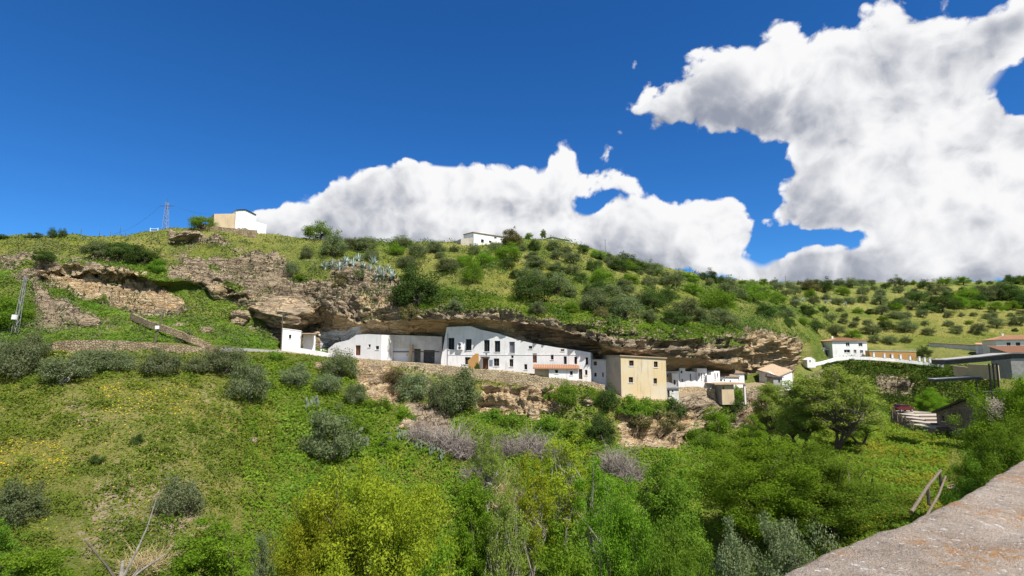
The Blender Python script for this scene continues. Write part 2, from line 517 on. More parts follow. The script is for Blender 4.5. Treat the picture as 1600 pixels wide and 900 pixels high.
def mat_masonry(name, ca, cb, mortar, sx, sz):
    m, t, b, _ = principled(name, 0.95, 0.1)
    pos = geo_pos(t)
    v = t.new('ShaderNodeTexVoronoi', feature='F1')
    v.inputs['Scale'].default_value = 1.0
    t.put(v.inputs['Vector'], t.vmath('MULTIPLY', pos, (sx, sx, sz)))
    e = t.new('ShaderNodeTexVoronoi', feature='DISTANCE_TO_EDGE')
    e.inputs['Scale'].default_value = 1.0
    t.put(e.inputs['Vector'], t.vmath('MULTIPLY', pos, (sx, sx, sz)))
    sc = t.new('ShaderNodeSeparateColor')
    t.put(sc.inputs[0], v.outputs['Color'])
    c = t.mix(sc.outputs[0], ca, cb)
    c = t.mix(t.smooth(t.noise(pos, 0.7, 5.0), 0.45, 0.7), c, tuple(x * 0.7 for x in ca))
    c = t.mix(t.smooth(e.outputs[0], 0.0, 0.12, 1, 0), c, mortar)
    t.put(b.inputs['Base Color'], c)
    bump(t, b, t.smooth(e.outputs[0], 0, 0.2), 0.7, 0.12)
mat_masonry('masonry', (0.46, 0.35, 0.21), (0.58, 0.47, 0.31), (0.28, 0.21, 0.13), 2.6, 3.6)
mat_masonry('masonry_dark', (0.22, 0.19, 0.15), (0.34, 0.29, 0.22), (0.10, 0.085, 0.065), 2.4, 3.2)
mat_masonry('dry_stone', (0.27, 0.20, 0.12), (0.38, 0.30, 0.20), (0.12, 0.10, 0.06), 2.6, 3.6)
def mat_parapet():
    m, t, b, _ = principled('lichen_concrete', 0.95, 0.1)
    pos = geo_pos(t)
    a = t.noise(pos, 4.0, 8.0, 0.7)
    f = t.noise(pos, 48.0, 7.0, 0.75)
    c = t.mix(t.smooth(a, 0.3, 0.7), (0.32, 0.255, 0.20), (0.52, 0.435, 0.355))
    c = t.mix(t.math('MULTIPLY', t.smooth(f, 0.5, 0.72), 0.85), c, (0.115, 0.095, 0.085))
    c = t.mix(t.math('MULTIPLY', t.smooth(t.noise(pos, 85.0, 5.0, 0.7), 0.52, 0.68), 0.7), c, (0.56, 0.47, 0.38))
    lich = t.math('MULTIPLY', t.smooth(t.noise(pos, 2.6, 6.0, 0.7), 0.48, 0.62), t.smooth(t.noise(pos, 30.0, 6.0, 0.75), 0.44, 0.58))
    c = t.mix(t.math('MULTIPLY', lich, 0.85), c, t.mix(f, (0.36, 0.15, 0.04), (0.55, 0.30, 0.10)))
    nz = t.new('ShaderNodeTexNoise'); nz.inputs['Scale'].default_value = 40.0
    t.put(nz.inputs['Vector'], pos)
    for scl, lo, colr in ((60.0, 0.80, (0.72, 0.69, 0.64)), (28.0, 0.88, (0.66, 0.63, 0.59))):
        vo = t.new('ShaderNodeTexVoronoi', feature='F1')
        vo.inputs['Scale'].default_value = scl
        t.put(vo.inputs['Vector'], t.vmath('ADD', pos, t.vmath('SCALE', nz.outputs['Color'], 0.03)))
        sc = t.new('ShaderNodeSeparateColor'); t.put(sc.inputs[0], vo.outputs['Color'])
        wl = t.math('MULTIPLY', t.smooth(vo.outputs['Distance'], 0.18, 0.4, 1, 0), t.smooth(sc.outputs[0], lo, lo + .05))
        c = t.mix(t.math('MULTIPLY', wl, t.smooth(f, 0.25, 0.55)), c, colr)
    t.put(b.inputs['Base Color'], c)
    bump(t, b, t.math('ADD', t.math('MULTIPLY', f, 0.8), t.noise(pos, 140.0, 4.0, 0.7)), 1.0, 0.02)
mat_parapet()
# ------------------------------------------------------------------ the land: a lofted sheet of cross sections (it may overhang)
def Z(z): return ('z', z)
# column: rows 0-3 as (Y, height); rows 4.. as (Y, py): foot, terrace edge, wall base, face, ceiling inner, lip low, lip top, hill x4, ridge
LAND = {
 -900: [(6,-21),(22,-19),(34,-14),(50,-9), (72,600),(74,590),(78,570),(84,545),(88,500),(92,460),(100,440),(106,420),(112,402),(118,390),(122,380),(126,371)],
 -200: [(6,-21),(22,-19),(34,-14),(51,-8.8), (73,585),(75,575),(79,555),(86,525),(91,485),(94,440),(103,424),(110,408),(115,396),(120,384),(124,376),(127,370)],
 0:    [(6,-21),(22,-19),(35,-14.0),(52,-8.6), (74,575),(76,563),(80,545),(88,515),(92,472),(95,430),(104,418),(110,402),(116,390),(121,380),(124,375),(127,370)],
 55:   [(6,-22),(23,-19),(36,-14.2),(53,-8.4), (76,565),(77,550),(82,538),(95,480),(100,440),(101,424),(103,414),(109,404),(115,392),(120,382),(124,375),(128,370)],
 100:  [(6,-22),(23,-19),(37,-14.4),(54,-8.4), (77,557),(78,542),(83,532),(98,470),(103.5,426),(100.6,421),(102,414),(108,405),(114,393),(120,383),(125,376),(128,371)],
 200:  [(6,-22),(24,-19.5),(38,-14.6),(55,-8.4),(78,555),(79,541),(84,533),(100,486),(105.5,432),(102.4,425),(104,416),(110,405),(116,393),(121,382),(126,374),(130,368)],
 250:  [(6,-22),(24,-20),(38,-14.8),(56,-8.6),(80,556),(81,543),(86,534),(101,498),(106.5,454),(103.6,440),(106,428),(112,412),(117,397),(122,381),(127,368),(132,359)],
 300:  [(6,-22),(24,-20),(38,-15),(57,-9),  (84,558),(85,545),(90,537),(103,495),(109,448),(108,438),(109,430),(114,412),(118,394),(123,377),(127,364),(132,356)],
 360:  [(6,-23),(25,-21),(40,-15.6),(60,-9.6),(88,560),(90,549),(95,541),(106,500),(110,462),(109,450),(110,440),(115,425),(119,404),(124,384),(129,369),(134,360)],
 410:  [(6,-23),(25,-21.5),(42,-16.5),(64,-10.5),(92,562),(94,550),(100,545),(109,519),(111,476),(110.5,471),(113,464),(118,436),(122,412),(127,390),(132,374),(138,365)],
 450:  [(6,-24),(26,-22),(45,-17.5),(68,-11.2),(97,563),(99,551),(108,546),(112,520),(113,478),(112,473),(115,464),(120,434),(125,410),(130,392),(137,378),(143,371)],
 500:  [(6,-24),(26,-22.5),(48,-18.5),(71,-11.8),(97,572),(100,557),(110,552),(113,532),(113,500),(110,478),(113,462),(119,430),(125,410),(132,392),(139,381),(146,374)],
 560:  [(6,-24),(27,-23),(50,-19.5),(73,-12.4),(96,590),(101,562),(112,558),(114,535),(112,524),(108,508),(109.5,472),(116,430),(124,411),(133,394),(143,382),(152,374)],
 620:  [(6,-24),(28,-23),(52,-20),(74,-13),(96,618),(101,565),(114,563),(115,536),(109,524),(105.3,500),(106.3,491),(113,452),(123,424),(136,401),(152,387),(167,378)],
 690:  [(6,-24),(28,-23.5),(53,-20.5),(75,-14),(96,638),(101,571),(113,568),(113,535),(107,513),(103,499.5),(104,490),(111,458),(123,430),(139,404),(157,387),(174,378)],
 745:  [(6,-24),(29,-24),(54,-20.5),(75,-14),(95.5,642),(99.8,577),(112,573),(112,536),(106,514),(102,499),(103,489),(109,462),(122,434),(140,406),(160,387),(179,377)],
 800:  [(6,-24),(30,-24),(55,-20.5),(75,-14.4),(94.5,645),(98.4,581),(111,578),(111,552),(104.5,531),(100.8,502),(102,492),(107,472),(121,440),(141,411),(162,388),(184,372)],
 870:  [(6,-24),(30,-24),(55,-20.5),(74,-14.8),(92,652),(96.4,589),(109,585),(109,560),(102.8,545),(99,512),(100.2,500),(106,482),(121,448),(143,418),(166,393),(189,373)],
 925:  [(6,-24),(30,-24),(55,-20.5),(72,-15.4),(88,664),(93.5,603),(107,597),(107,570),(103,560),(97.6,532),(98.4,512),(105,492),(121,458),(144,431),(168,409),(192,389)],
 975:  [(6,-24),(30,-23.5),(55,-20.2),(72,-16),(87,690),(92.5,622),(105,612),(106,575),(103,560),(96,551),(97,518),(106,500),(122,468),(145,443),(170,420),(198,401)],
 1040: [(6,-24),(30,-23.5),(55,-20),(72,-16.2),(87.5,690),(93.5,626),(108,608),(110,590),(108,580),(100,557),(100.4,523),(108,507),(124,480),(147,458),(174,436),(206,417)],
 1095: [(6,-23),(30,-23),(55,-19.4),(76,-16.2),(97,680),(103.5,612),(118,606),(119,590),(115,582),(106,562),(106.2,521),(112,511),(129,490),(156,468),(188,448),(234,431)],
 1145: [(6,-23),(30,-22.5),(55,-18.8),(80,-15.6),(104,672),(110,608),(124,603),(125,590),(121,585),(110.5,574),(111.5,530),(117,517),(138,496),(166,474),(206,455),(262,438)],
 1165: [(6,-23),(30,-22.5),(55,-18.4),(82,-15.2),(108,668),(115,606),(125,600),(127,586),(127,574),(121,556),(122,524),(129,513),(148,495),(176,474),(216,455),(276,439)],
 1195: [(6,-22),(30,-22),(55,-18),(84,-14.6),(114,664),(121,602),(127,596),(129,578),(130,560),(129,545),(131,526),(137,513),(157,494),(187,474),(228,456),(294,441)],
 1240: [(6,-22),(30,-21.5),(54,-17.2),(84,-14),(128,660),(137,596),(143,584),(147,570),(149,560),(149.5,550),(152,541),(161,525),(180,501),(208,480),(254,461),(324,442)],
 1300: [(6,-21),(30,-20),(53,-16),(84,-13.2),(154,646),(165,568),(171,562),(183,557),(186,550),(188,545),(192,538),(201,525),(222,503),(253,480),(294,460),(354,442)],
 1400: [(6,-20),(29,-18.5),(50,-15.2),(99,-13.4),(156,645),(166,572),(171,565),(182,559),(186,553),(190,546),(196,538),(206,525),(228,503),(260,480),(306,458),(374,442)],
 1500: [(6,-18),(28,-16),(46,-14),(97,-13.4),(149,655),(158,580),(165,566),(175,558),(180,550),(186,545),(193,538),(204,525),(227,503),(260,480),(306,457),(376,440)],
 1620: [(6,-16),(26,-14),(44,-12.6),(78,-12.6),(140,665),(150,590),(158,570),(170,558),(176,551),(183,545),(191,538),(203,525),(226,503),(260,480),(306,456),(378,438)],
 2500: [(6,-14),(26,-12),(44,-11),(78,-11),(140,640),(150,585),(158,570),(170,558),(176,551),(183,545),(191,538),(203,525),(226,503),(260,480),(306,456),(378,438)],
}
SUB = [8, 10, 24, 44, 36, 8, 34, 28, 22, 16, 26, 22, 22, 20, 18, 6, 4]
def build_land():
    cols = sorted(LAND)
    ctrl = []
    for c in cols:
        row = []
        for i, (Y, q) in enumerate(LAND[c]):
            if i < 4:
                row.append(((c - CXP) / FPX * (Y * CT), Y, q))
            else:
                p = at(c, q, Y)
                row.append((p.x, p.y, p.z))
        x, y, z = row[-1]
        row.append((x * 1.12, y * 1.12, z - 1.5))
        row.append((x * 1.9, y * 1.9, z * 0.55))
        ctrl.append(row)
    ctrl = np.array(ctrl)                       # C, R, 3
    S = np.unique(np.concatenate([np.arange(-900, -60, 14), np.arange(-60, 1660, 2.6), np.arange(1660, 2500, 14)]))
    A = np.zeros((len(S), ctrl.shape[1], 3))
    for r in range(ctrl.shape[1]):
        for k in range(3):
            A[:, r, k] = np.interp(S, cols, ctrl[:, r, k])
    ker = np.exp(-0.5 * (np.arange(-9, 10) / 3.6) ** 2); ker /= ker.sum()
    pad = np.concatenate([np.repeat(A[:1], 9, 0), A, np.repeat(A[-1:], 9, 0)])
    A = sum(ker[i] * pad[i:i + len(S)] for i in range(19))
    rows, rid = [], []
    R = ctrl.shape[1]
    for r in range(R - 1):
        n = SUB[r]
        for j in range(n):
            t = j / n
            p0, p1 = A[:, r], A[:, r + 1]
            # cubic through neighbours on the gentle parts, straight on the cliff
            if r in (0, 1, 2, 10, 11, 12, 13, 14):
                pm, pn = A[:, max(r - 1, 0)], A[:, min(r + 2, R - 1)]
                if r == 10: pm = p0 - (p1 - p0)
                m0, m1 = (p1 - pm) * .5, (pn - p0) * .5
                if r == 10: m0 = p1 - p0
                t2, t3 = t * t, t * t * t
                p = (2*t3-3*t2+1) * p0 + (t3-2*t2+t) * m0 * .7 + (-2*t3+3*t2) * p1 + (t3-t2) * m1 * .7
            else:
                p = p0 * (1 - t) + p1 * t
            rows.append(p); rid.append(r + t)
    rows.append(A[:, -1]); rid.append(R - 1.0)
    G = np.array(rows)                            # rows, cols, 3
    rid = np.array(rid)
    # round off the profile a little
    for _ in range(2):
        G[1:-1] = G[1:-1] * .6 + .2 * (G[:-2] + G[2:])
    nr, nc = G.shape[:2]
    du = np.gradient(G, axis=1); dv = np.gradient(G, axis=0)
    N = np.cross(du, dv); N /= np.linalg.norm(N, axis=2, keepdims=True) + 1e-9
    V = G.reshape(-1, 3); N = N.reshape(-1, 3)
    RI = np.repeat(rid, nc)
    px, py = proj(V)
    SX = np.tile(S, nr)
    # ---- what is rock
    steep = 1 - N[:, 2]
    rock = sstep(steep, 0.36, 0.62)
    jx = px + 9 * fbm(V * .22, 3, seed=3); jy = py + 5 * fbm(V * .22, 3, seed=8)
    def region(poly):
        return inpoly(jx, jy, poly).astype(float)
    R_ADD = [[(0,398),(40,400),(30,418),(0,422)], [(45,425),(70,414),(150,416),(215,425),(232,440),(285,455),(300,485),(262,492),(215,485),(150,468),(90,452)],
             [(0,432),(40,436),(62,470),(50,500),(90,515),(140,500),(190,505),(150,480),(100,468),(60,452),(20,430)],
             [(265,366),(325,366),(330,380),(268,382)], [(265,425),(300,410),(345,430),(335,470),(300,462),(275,445)],
             [(335,410),(400,395),(450,410),(445,440),(400,450),(350,440)], [(340,470),(400,455),(430,480),(420,520),(370,510)],
             [(380,470),(500,440),(610,430),(640,470),(560,520),(500,545),(390,518)], [(510,400),(600,420),(640,470),(540,460)],
             [(640,485),(700,478),(800,490),(900,503),(950,510),(950,525),(640,505)], [(760,600),(870,600),(870,645),(740,645)],
             [(900,500),(1020,515),(1150,520),(1150,585),(900,560)], [(1150,512),(1250,530),(1270,560),(1150,580)],
             [(560,560),(620,570),(610,640),(560,610)], [(640,640),(700,640),(700,700),(650,690)], [(960,640),(1090,640),(1090,700),(960,700)],
             [(1060,606),(1120,606),(1110,650),(1070,660)], [(1365,585),(1425,588),(1430,620),(1370,615)], [(605,650),(650,650),(650,690),(610,690)],
             [(930,440),(990,455),(985,470),(930,460)], [(940,490),(1010,492),(1010,505),(950,505)]]
    def blur(a, k):
        g = a.reshape(nr, nc)
        for ax in (0, 1):
            for _ in range(2):
                c = np.cumsum(np.concatenate([np.repeat(np.take(g, [0], ax), k + 1, ax), g, np.repeat(np.take(g, [-1], ax), k, ax)], ax), ax)
                n = g.shape[ax]
                g = (np.take(c, np.arange(2 * k + 1, 2 * k + 1 + n), ax) - np.take(c, np.arange(0, n), ax)) / (2 * k + 1)
        return g.ravel()
    radd = np.zeros(len(V))
    for poly in R_ADD:
        radd = np.maximum(radd, region(poly))
    radd = blur(radd, 4)
    rough_zone = blur(np.maximum(region([(0,395),(250,395),(330,370),(480,400),(640,440),(640,500),(440,520),(300,520),(150,525),(0,520)]), region([(560,570),(700,585),(730,700),(600,690)])), 6)
    patch = fbm(V * np.array([.24, .24, .42]), 5, .62, seed=33)
    rock = np.clip(np.maximum(rock, radd * 1.0) + 1.0 * patch * np.maximum(radd, .55 * rough_zone) + .36 * rough_zone + .5 * (fbm(V * .9, 4, .6, seed=71)) * np.maximum(radd, .5 * rough_zone), 0, 1)
    R_SUB = [[(60,440),(150,470),(260,512),(320,540),(300,545),(200,505),(100,480)], [(0,520),(330,525),(330,548),(0,545)],
             [(1290,520),(1620,520),(1620,575),(1290,570)], [(300,500),(380,520),(430,540),(420,556),(310,545)], [(200,418),(300,440),(420,500),(420,520),(330,500),(250,450)]]
    rsub = np.zeros(len(V))
    for poly in R_SUB:
        rsub = np.maximum(rsub, region(poly))
    rock *= 1 - 0.8 * blur(rsub, 3)
    rock *= np.where(RI > 15.2, 0.2, 1.0)
    rock *= np.where((SX > 1250) & (RI > 5), 0.25, 1.0)
    rock *= 1 - 0.8 * sstep(3.9 - RI, 0, .3) * (1 - region([(640,640),(700,640),(700,700),(650,690)]))
    cave = ((SX > 500) & (SX < 1160)).astype(float)
    underside = sstep(-N[:, 2], -0.1, 0.25)
    fresh = np.clip(underside * 1.0 + 0.6 * region([(60,420),(215,425),(290,470),(285,490),(200,480),(100,455)]) + .55 * region([(1160,515),(1250,535),(1260,570),(1150,575)])
                    + .7 * region([(745,600),(945,610),(900,660),(740,650)]) + .5 * region([(960,640),(1090,640),(1090,700),(960,700)]) + .5 * region([(560,460),(640,470),(620,500),(560,510)]) + .55 * region([(555,565),(640,575),(650,690),(560,650)]), 0, 1)
    fresh = blur(fresh, 2)
    dark_rock = np.clip(region([(800,500),(935,528),(935,560),(860,548),(805,520)]) * .9 + .55 * region([(485,470),(520,480),(520,515),(490,510)]) + .4 * region([(1040,540),(1150,555),(1120,585),(1040,580)]), 0, 1)  # darker rock patches on the cliff and under the overhangs
    wash = region([(505,522),(560,510),(572,530),(540,552),(500,548)])
    # ---- relief
    q = V.copy()
    flat = sstep(np.abs(RI - 5.5), 0.55, 0.95)
    flat = np.where((SX > 430) & (SX < 1240), flat, np.maximum(flat, .35))
    big = fbm(q * .085, 4, seed=1)
    mid = fbm(q * np.array([.33, .33, .55]), 5, .55, seed=21)
    st_in = np.stack([q[:, 0] * .10, q[:, 1] * .10, q[:, 2] * 1.15 + .5 * big], 1)
    strata = np.tanh(2.6 * fbm(st_in, 4, .6, seed=41))
    fine = fbm(q * 1.4, 4, .6, seed=61)
    crag = 1 - np.abs(fbm(q * .22, 4, .55, seed=81)) * 2.2
    amp = 0.35 + 0.65 * np.clip((py < 600), 0, 1)
    crk = np.clip(.22 - np.abs(fbm(q * np.array([.5, .5, .8]), 3, .5, seed=91)), 0, .22) / .22
    dr = sstep(rock, .25, .8) * flat * (1.7 * mid + .75 * strata + .5 * fine + .8 * (crag - .6) - .8 * crk ** 2)
    saw = np.mod(q[:, 2] * .40 + 1.3 * fbm(q * .07, 3, seed=51) + .35 * fbm(q * .3, 3, seed=52), 1.0)
    shelf = sstep(rock, .3, .8) * flat * (saw ** 2.2 - .3) * 1.5 * np.where(RI > 6.3, 1, .6) * (1 - .9 * cave * underside)
    ceil_soft = 1 - 0.78 * (underside * cave)
    dg = (1 - rock) * (0.20 * fine + 0.5 * mid) * flat * np.where(RI > 15, 1.4, 1.0) + .9 * big * (1 - rock) * np.where(RI > 10, 1, .4) * flat
    D = dr * ceil_soft + dg + shelf
    D *= np.where(RI < 1.5, .5, 1)
    V = V + N * D[:, None]
    dry = np.clip(.35 + 1.5 * fbm(q * .05, 4, seed=5) + .45 * blur(region([(0,640),(420,640),(470,700),(330,760),(0,800)]), 6) + .25 * ((SX > 1280) & (RI > 9.5) & (RI < 13.5)), 0, 1)
    gold = np.clip(.9 * region([(0,690),(90,700),(60,740),(0,740)]) + .6 * region([(780,400),(900,420),(860,470),(760,440)]) + .25 * ((SX > 1280) & (RI > 9.5) & (RI < 13)) + .5*region([(380,680),(420,690),(400,720)]), 0, 1)
    soil = np.clip(.24 + .75 * fbm(q * .2, 5, seed=15) * (RI < 5), 0, .5) + .55 * region([(150,810),(250,790),(350,790),(330,830),(200,850),(110,870)]) + .45 * region([(90,640),(160,645),(150,665),(95,660)])
    soil += .5 * region([(640,650),(690,645),(700,690),(670,700)]) + .3 * region([(420,720),(470,740),(460,780),(420,780)]) + .4 * region([(780,395),(830,395),(830,410),(780,410)])
    soil = np.clip(blur(soil, 5), 0, 1)
    gold = blur(gold, 6)
    street = ((RI >= 4.98) & (RI <= 6.05) & (SX > 430) & (SX < 1240))
    rock = np.where(street, 0, rock); soil = np.where(street, .95, soil)
    idx = np.arange(nr * nc).reshape(nr, nc)
    Q = np.stack([idx[:-1, :-1], idx[:-1, 1:], idx[1:, 1:], idx[1:, :-1]], -1)
    cuts = [0, int(np.searchsorted(rid, 5.0)), int(np.searchsorted(rid, 10.0)), nr - 1]
    objs = []
    atts = dict(rock=rock, fresh=fresh, dark_rock=dark_rock, wash=wash, dry=dry, gold=gold, soil=soil)
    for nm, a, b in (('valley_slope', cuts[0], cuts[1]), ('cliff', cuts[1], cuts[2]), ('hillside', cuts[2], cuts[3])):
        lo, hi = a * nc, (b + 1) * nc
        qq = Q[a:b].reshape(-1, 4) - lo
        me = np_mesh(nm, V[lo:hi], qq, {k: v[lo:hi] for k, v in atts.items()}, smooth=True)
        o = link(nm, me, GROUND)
        tag(o, kind='structure')
        objs.append(o)
    return objs, V.reshape(nr, nc, 3), rid, S, rock.reshape(nr, nc), soil.reshape(nr, nc)
LANDOBJ, LV, LRID, LS, LROCK, LSOIL = build_land()
bpy.context.view_layer.update()
from mathutils.bvhtree import BVHTree
_dg = bpy.context.evaluated_depsgraph_get()
LAND_BVH = [BVHTree.FromObject(o, _dg) for o in LANDOBJ]

def cast(o, d):
    best = None
    for tree in LAND_BVH:
        loc, nor, _, _ = tree.ray_cast(o, d)
        if loc is not None and (best is None or (loc - o).length < (best[0] - o).length):
            best = (loc, nor)
    return best
def hit(px, py):
    """the land seen at this place of the photograph"""
    for k in range(60):
        h = cast(Vector((0, 0, 0)), ray(px, py + k).normalized())
        if h and h[0].y < 420: return h[0]
    return at(px, py, 120)
def ground(x, y, top=120.0):
    h = cast(Vector((x, y, top)), Vector((0, 0, -1)))
    return h[0].z if h else -20.0
gm = MB(); gm.poly((-4000, -4000, -34), (4000, -4000, -34), (4000, 4000, -34), (-4000, 4000, -34))
tag(gm.build('ground', GROUND), kind='structure')
# ------------------------------------------------------------------ buildings
class Face:
    """a vertical facade plane through two points given as (photo column, distance)"""
    def __init__(s, A, B, pyref=570):
        a, b = at(A[0], pyref, A[1]), at(B[0], pyref, B[1])
        s.p = Vector((a.x, a.y, 0)); q = Vector((b.x, b.y, 0))
        s.w = (q - s.p).length
        s.u = (q - s.p).normalized()
        s.n = Vector((s.u.y, -s.u.x, 0))          # towards the camera
        s.rz = math.atan2(s.u.y, s.u.x)
    def sz(s, px, py):
        d = ray(px, py)
        t = s.p.dot(s.n) / d.dot(s.n)
        P = d * t
        return (P - s.p).dot(s.u), P.z
def tiles(mb, o, ux, uy, W, L, pitch=0.3, amp=0.06):
    ux, uy, o = Vector(ux), Vector(uy), Vector(o)
    n = ux.cross(uy).normalized()
    k = max(4, int(W / pitch) * 4)
    base = len(mb.v)
    for j in range(3):
        for i in range(k + 1):
            h = amp * math.sin(i * math.pi / 2) + (0.02 if j == 1 else 0)
            mb.v.append(tuple(o + ux * (W * i / k) + uy * (L * j / 2) + n * h))
    for j in range(2):
        for i in range(k):
            a = base + j * (k + 1) + i
            mb.f.append((a, a + 1, a + k + 2, a + k + 1))
def fill_hole(root, kind, x0, x1, z0, z1, rec=0.22):
    w, h = x1 - x0, z1 - z0
    if kind in ('w', 'W', 'f', 'g'):
        f = MB(); b = min(0.07, w * .12)
        for q in ((x0, x0 + b, z0, z1), (x1 - b, x1, z0, z1), (x0 + b, x1 - b, z1 - b, z1), (x0 + b, x1 - b, z0, z0 + b)):
            f.box(q[0], q[1], rec - .06, rec + .02, q[2], q[3])
        if w > .6:
            f.box((x0 + x1) / 2 - b * .4, (x0 + x1) / 2 + b * .4, rec - .05, rec + .015, z0 + b, z1 - b)
        if kind == 'w' and h > .7:
            f.box(x0 + b, x1 - b, rec - .045, rec + .012, (z0 + z1) / 2 - .02, (z0 + z1) / 2 + .02)
        fr = f.build('window', MATS['white_paint' if kind == 'W' else 'wood_grey' if kind == 'w' else 'dark_metal'], root)
        p = MB(); p.box(x0 + b * .5, x1 - b * .5, rec + .03, rec + .05, z0 + b * .5, z1 - b * .5)
        p.build('shutter' if kind == 'g' else 'pane', MATS['shutter_grey' if kind == 'g' else 'pane'], fr)
        s = MB(); s.box(x0 - .08, x1 + .08, -.07, rec - .07, z0 - .09, z0 - .004)
        s.build('sill', MATS['white_paint'], fr)
    elif kind in ('d', 'D', 'G'):
        f = MB(); b = .06
        for q in ((x0, x0 + b, z0, z1), (x1 - b, x1, z0, z1), (x0 + b, x1 - b, z1 - b, z1)):
            f.box(q[0], q[1], rec - .05, rec + .02, q[2], q[3])
        dm = MATS['white_paint' if kind == 'G' else 'wood_brown' if kind == 'd' else 'dark_metal']
        d = MB(); d.box(x0 + b, x1 - b, rec, rec + .05, z0, z1 - b)
        for k in range(2):
            zz = z0 + h * (.12 + .45 * k)
            d.box(x0 + w * .2, x1 - w * .2, rec - .025, rec - .002, zz, zz + h * .32)
        dr = d.build('door', dm, root)
        f.build('door_frame', dm, dr)
        hd = MB(); hd.box(x1 - w * .22, x1 - w * .15, rec - .06, rec - .028, z0 + h * .44, z0 + h * .5)
        hd.build('handle', MATS['grey_steel'], dr)
    elif kind == 'o':
        m = MB()
        m.box(x0 - .2, x1 + .2, 2.2, 2.3, z0 - .2, z1 + .2)
        m.build('inner_wall', MATS['grey_shade_render'], root)
def house(name, label, A, B, top, base, holes=(), depth=6.0, mat='whitewash', side=None, roof=None, rmat='terracotta', cat='house', group=None, sink=0.9, pyref=570, rise=1.0, over=0.25):
    F = Face(A, B, pyref)
    T = [F.sz(*p) for p in top]
    z0 = min(F.sz(*p)[1] for p in base) - sink
    root = empty(name, (F.p.x, F.p.y, z0), label, cat, group, F.rz)
    T = [(max(0.0, min(F.w, s)), z - z0) for s, z in T]
    T[0] = (0.0, T[0][1]); T[-1] = (F.w, T[-1][1])
    H = []
    for k, a, b, c, d in holes:
        (s0, za), (s1, zb) = F.sz(a, c), F.sz(b, d)
        s1b, zb2 = F.sz(b, c)[0], F.sz(a, d)[1]
        H.append((k, max(.05, s0), min(F.w - .05, s1), max(.15, (zb + zb2) / 2 - z0), (za + F.sz(b, c)[1]) / 2 - z0))
    xs = sorted(set([0.0, F.w] + [t[0] for t in T] + [h[1] for h in H] + [h[2] for h in H]))
    tx, tz = [t[0] for t in T], [t[1] for t in T]
    m = MB()
    for x0, x1 in zip(xs[:-1], xs[1:]):
        if x1 - x0 < 1e-4: continue
        za, zb = float(np.interp(x0 + 1e-5, tx, tz)), float(np.interp(x1 - 1e-5, tx, tz))
        xm = (x0 + x1) / 2
        hs = sorted((h[3], h[4]) for h in H if h[1] - 1e-5 <= xm <= h[2] + 1e-5)
        lo = 0.0
        for c, d in hs:
            if c > lo: m.poly((x0, 0, lo), (x1, 0, lo), (x1, 0, c), (x0, 0, c))
            lo = d
        m.poly((x0, 0, lo), (x1, 0, lo), (x1, 0, max(zb, lo)), (x0, 0, max(za, lo)))
        m.poly((x0, 0, za), (x1, 0, zb), (x1, depth, zb), (x0, depth, za))
    for k, a, b, c, d in H:
        r = 2.3 if k == 'o' else .3
        m.poly((a, 0, c), (a, r, c), (a, r, d), (a, 0, d)); m.poly((b, 0, c), (b, 0, d), (b, r, d), (b, r, c))
        m.poly((a, 0, d), (a, r, d), (b, r, d), (b, 0, d)); m.poly((a, 0, c), (b, 0, c), (b, r, c), (a, r, c))
    sm = m if side is None else MB()
    sm.poly((0, 0, 0), (0, 0, tz[0]), (0, depth, tz[0]), (0, depth, 0))
    sm.poly((F.w, 0, 0), (F.w, depth, 0), (F.w, depth, tz[-1]), (F.w, 0, tz[-1]))
    sm.poly((0, depth, 0), (F.w, depth, 0), (F.w, depth, tz[-1]), (0, depth, tz[0]))
    m.build('wall', MATS[mat], root)
    if side is not None: sm.build('side_wall', MATS[side], root)
    for h in H: fill_hole(root, *h)
    zt = max(tz)
    if roof == 'slab':
        r = MB()
        r.hexa([(-over, -over, tz[0] + .003), (F.w + over, -over, tz[-1] + .003), (F.w + over, depth + over, tz[-1] + .003), (-over, depth + over, tz[0] + .003),
                (-over, -over, tz[0] + .2), (F.w + over, -over, tz[-1] + .2), (F.w + over, depth + over, tz[-1] + .2), (-over, depth + over, tz[0] + .2)])
        r.build('roof', MATS[rmat], root)
    elif roof == 'shed':
        r = MB(); W, D = F.w + 2 * over, depth + 2 * over
        up = Vector((0, D, rise)); L = up.length
        e = Vector((1, 0, (tz[-1] - tz[0]) / F.w)).normalized()
        tiles(r, (-over, -over, tz[0] + .1), e, up / L, W, L)
        r.poly((-over, -over, tz[0] - .06), (F.w + over, -over, tz[-1] - .06), (F.w + over, -over, tz[-1] + .06), (-over, -over, tz[0] + .06))
        r.poly((-over, -over, tz[0] - .06), (F.w + over, -over, tz[-1] - .06), (F.w + over, depth + over, tz[-1] + rise - .06), (-over, depth + over, tz[0] + rise - .06))
        r.build('roof', MATS[rmat], root)
        for x, z in ((0, tz[0]), (F.w, tz[-1])):
            gmb = MB(); gmb.poly((x, 0, z), (x, depth, z), (x, depth, z + rise * .9))
            gmb.build('gable', MATS[side or mat], root)
    elif roof == 'hip':
        r = MB(); o = over; W, D = F.w, depth; i = min(W, D) / 2 + o
        z1, z2 = zt + .02, zt + rise
        a, b, c, d = Vector((-o, -o, z1)), Vector((W + o, -o, z1)), Vector((W + o, D + o, z1)), Vector((-o, D + o, z1))
        e, f = Vector((i - o, D / 2, z2)), Vector((W + o - i, D / 2, z2))
        if f.x < e.x: e.x = f.x = W / 2
        for poly in ((a, b, f, e), (b, c, f), (c, d, e, f), (d, a, e)): r.poly(*poly)
        r.poly(d - Vector((0, 0, .02)), c - Vector((0, 0, .02)), b - Vector((0, 0, .02)), a - Vector((0, 0, .02)))
        n = int((W + 2 * o) / .35)
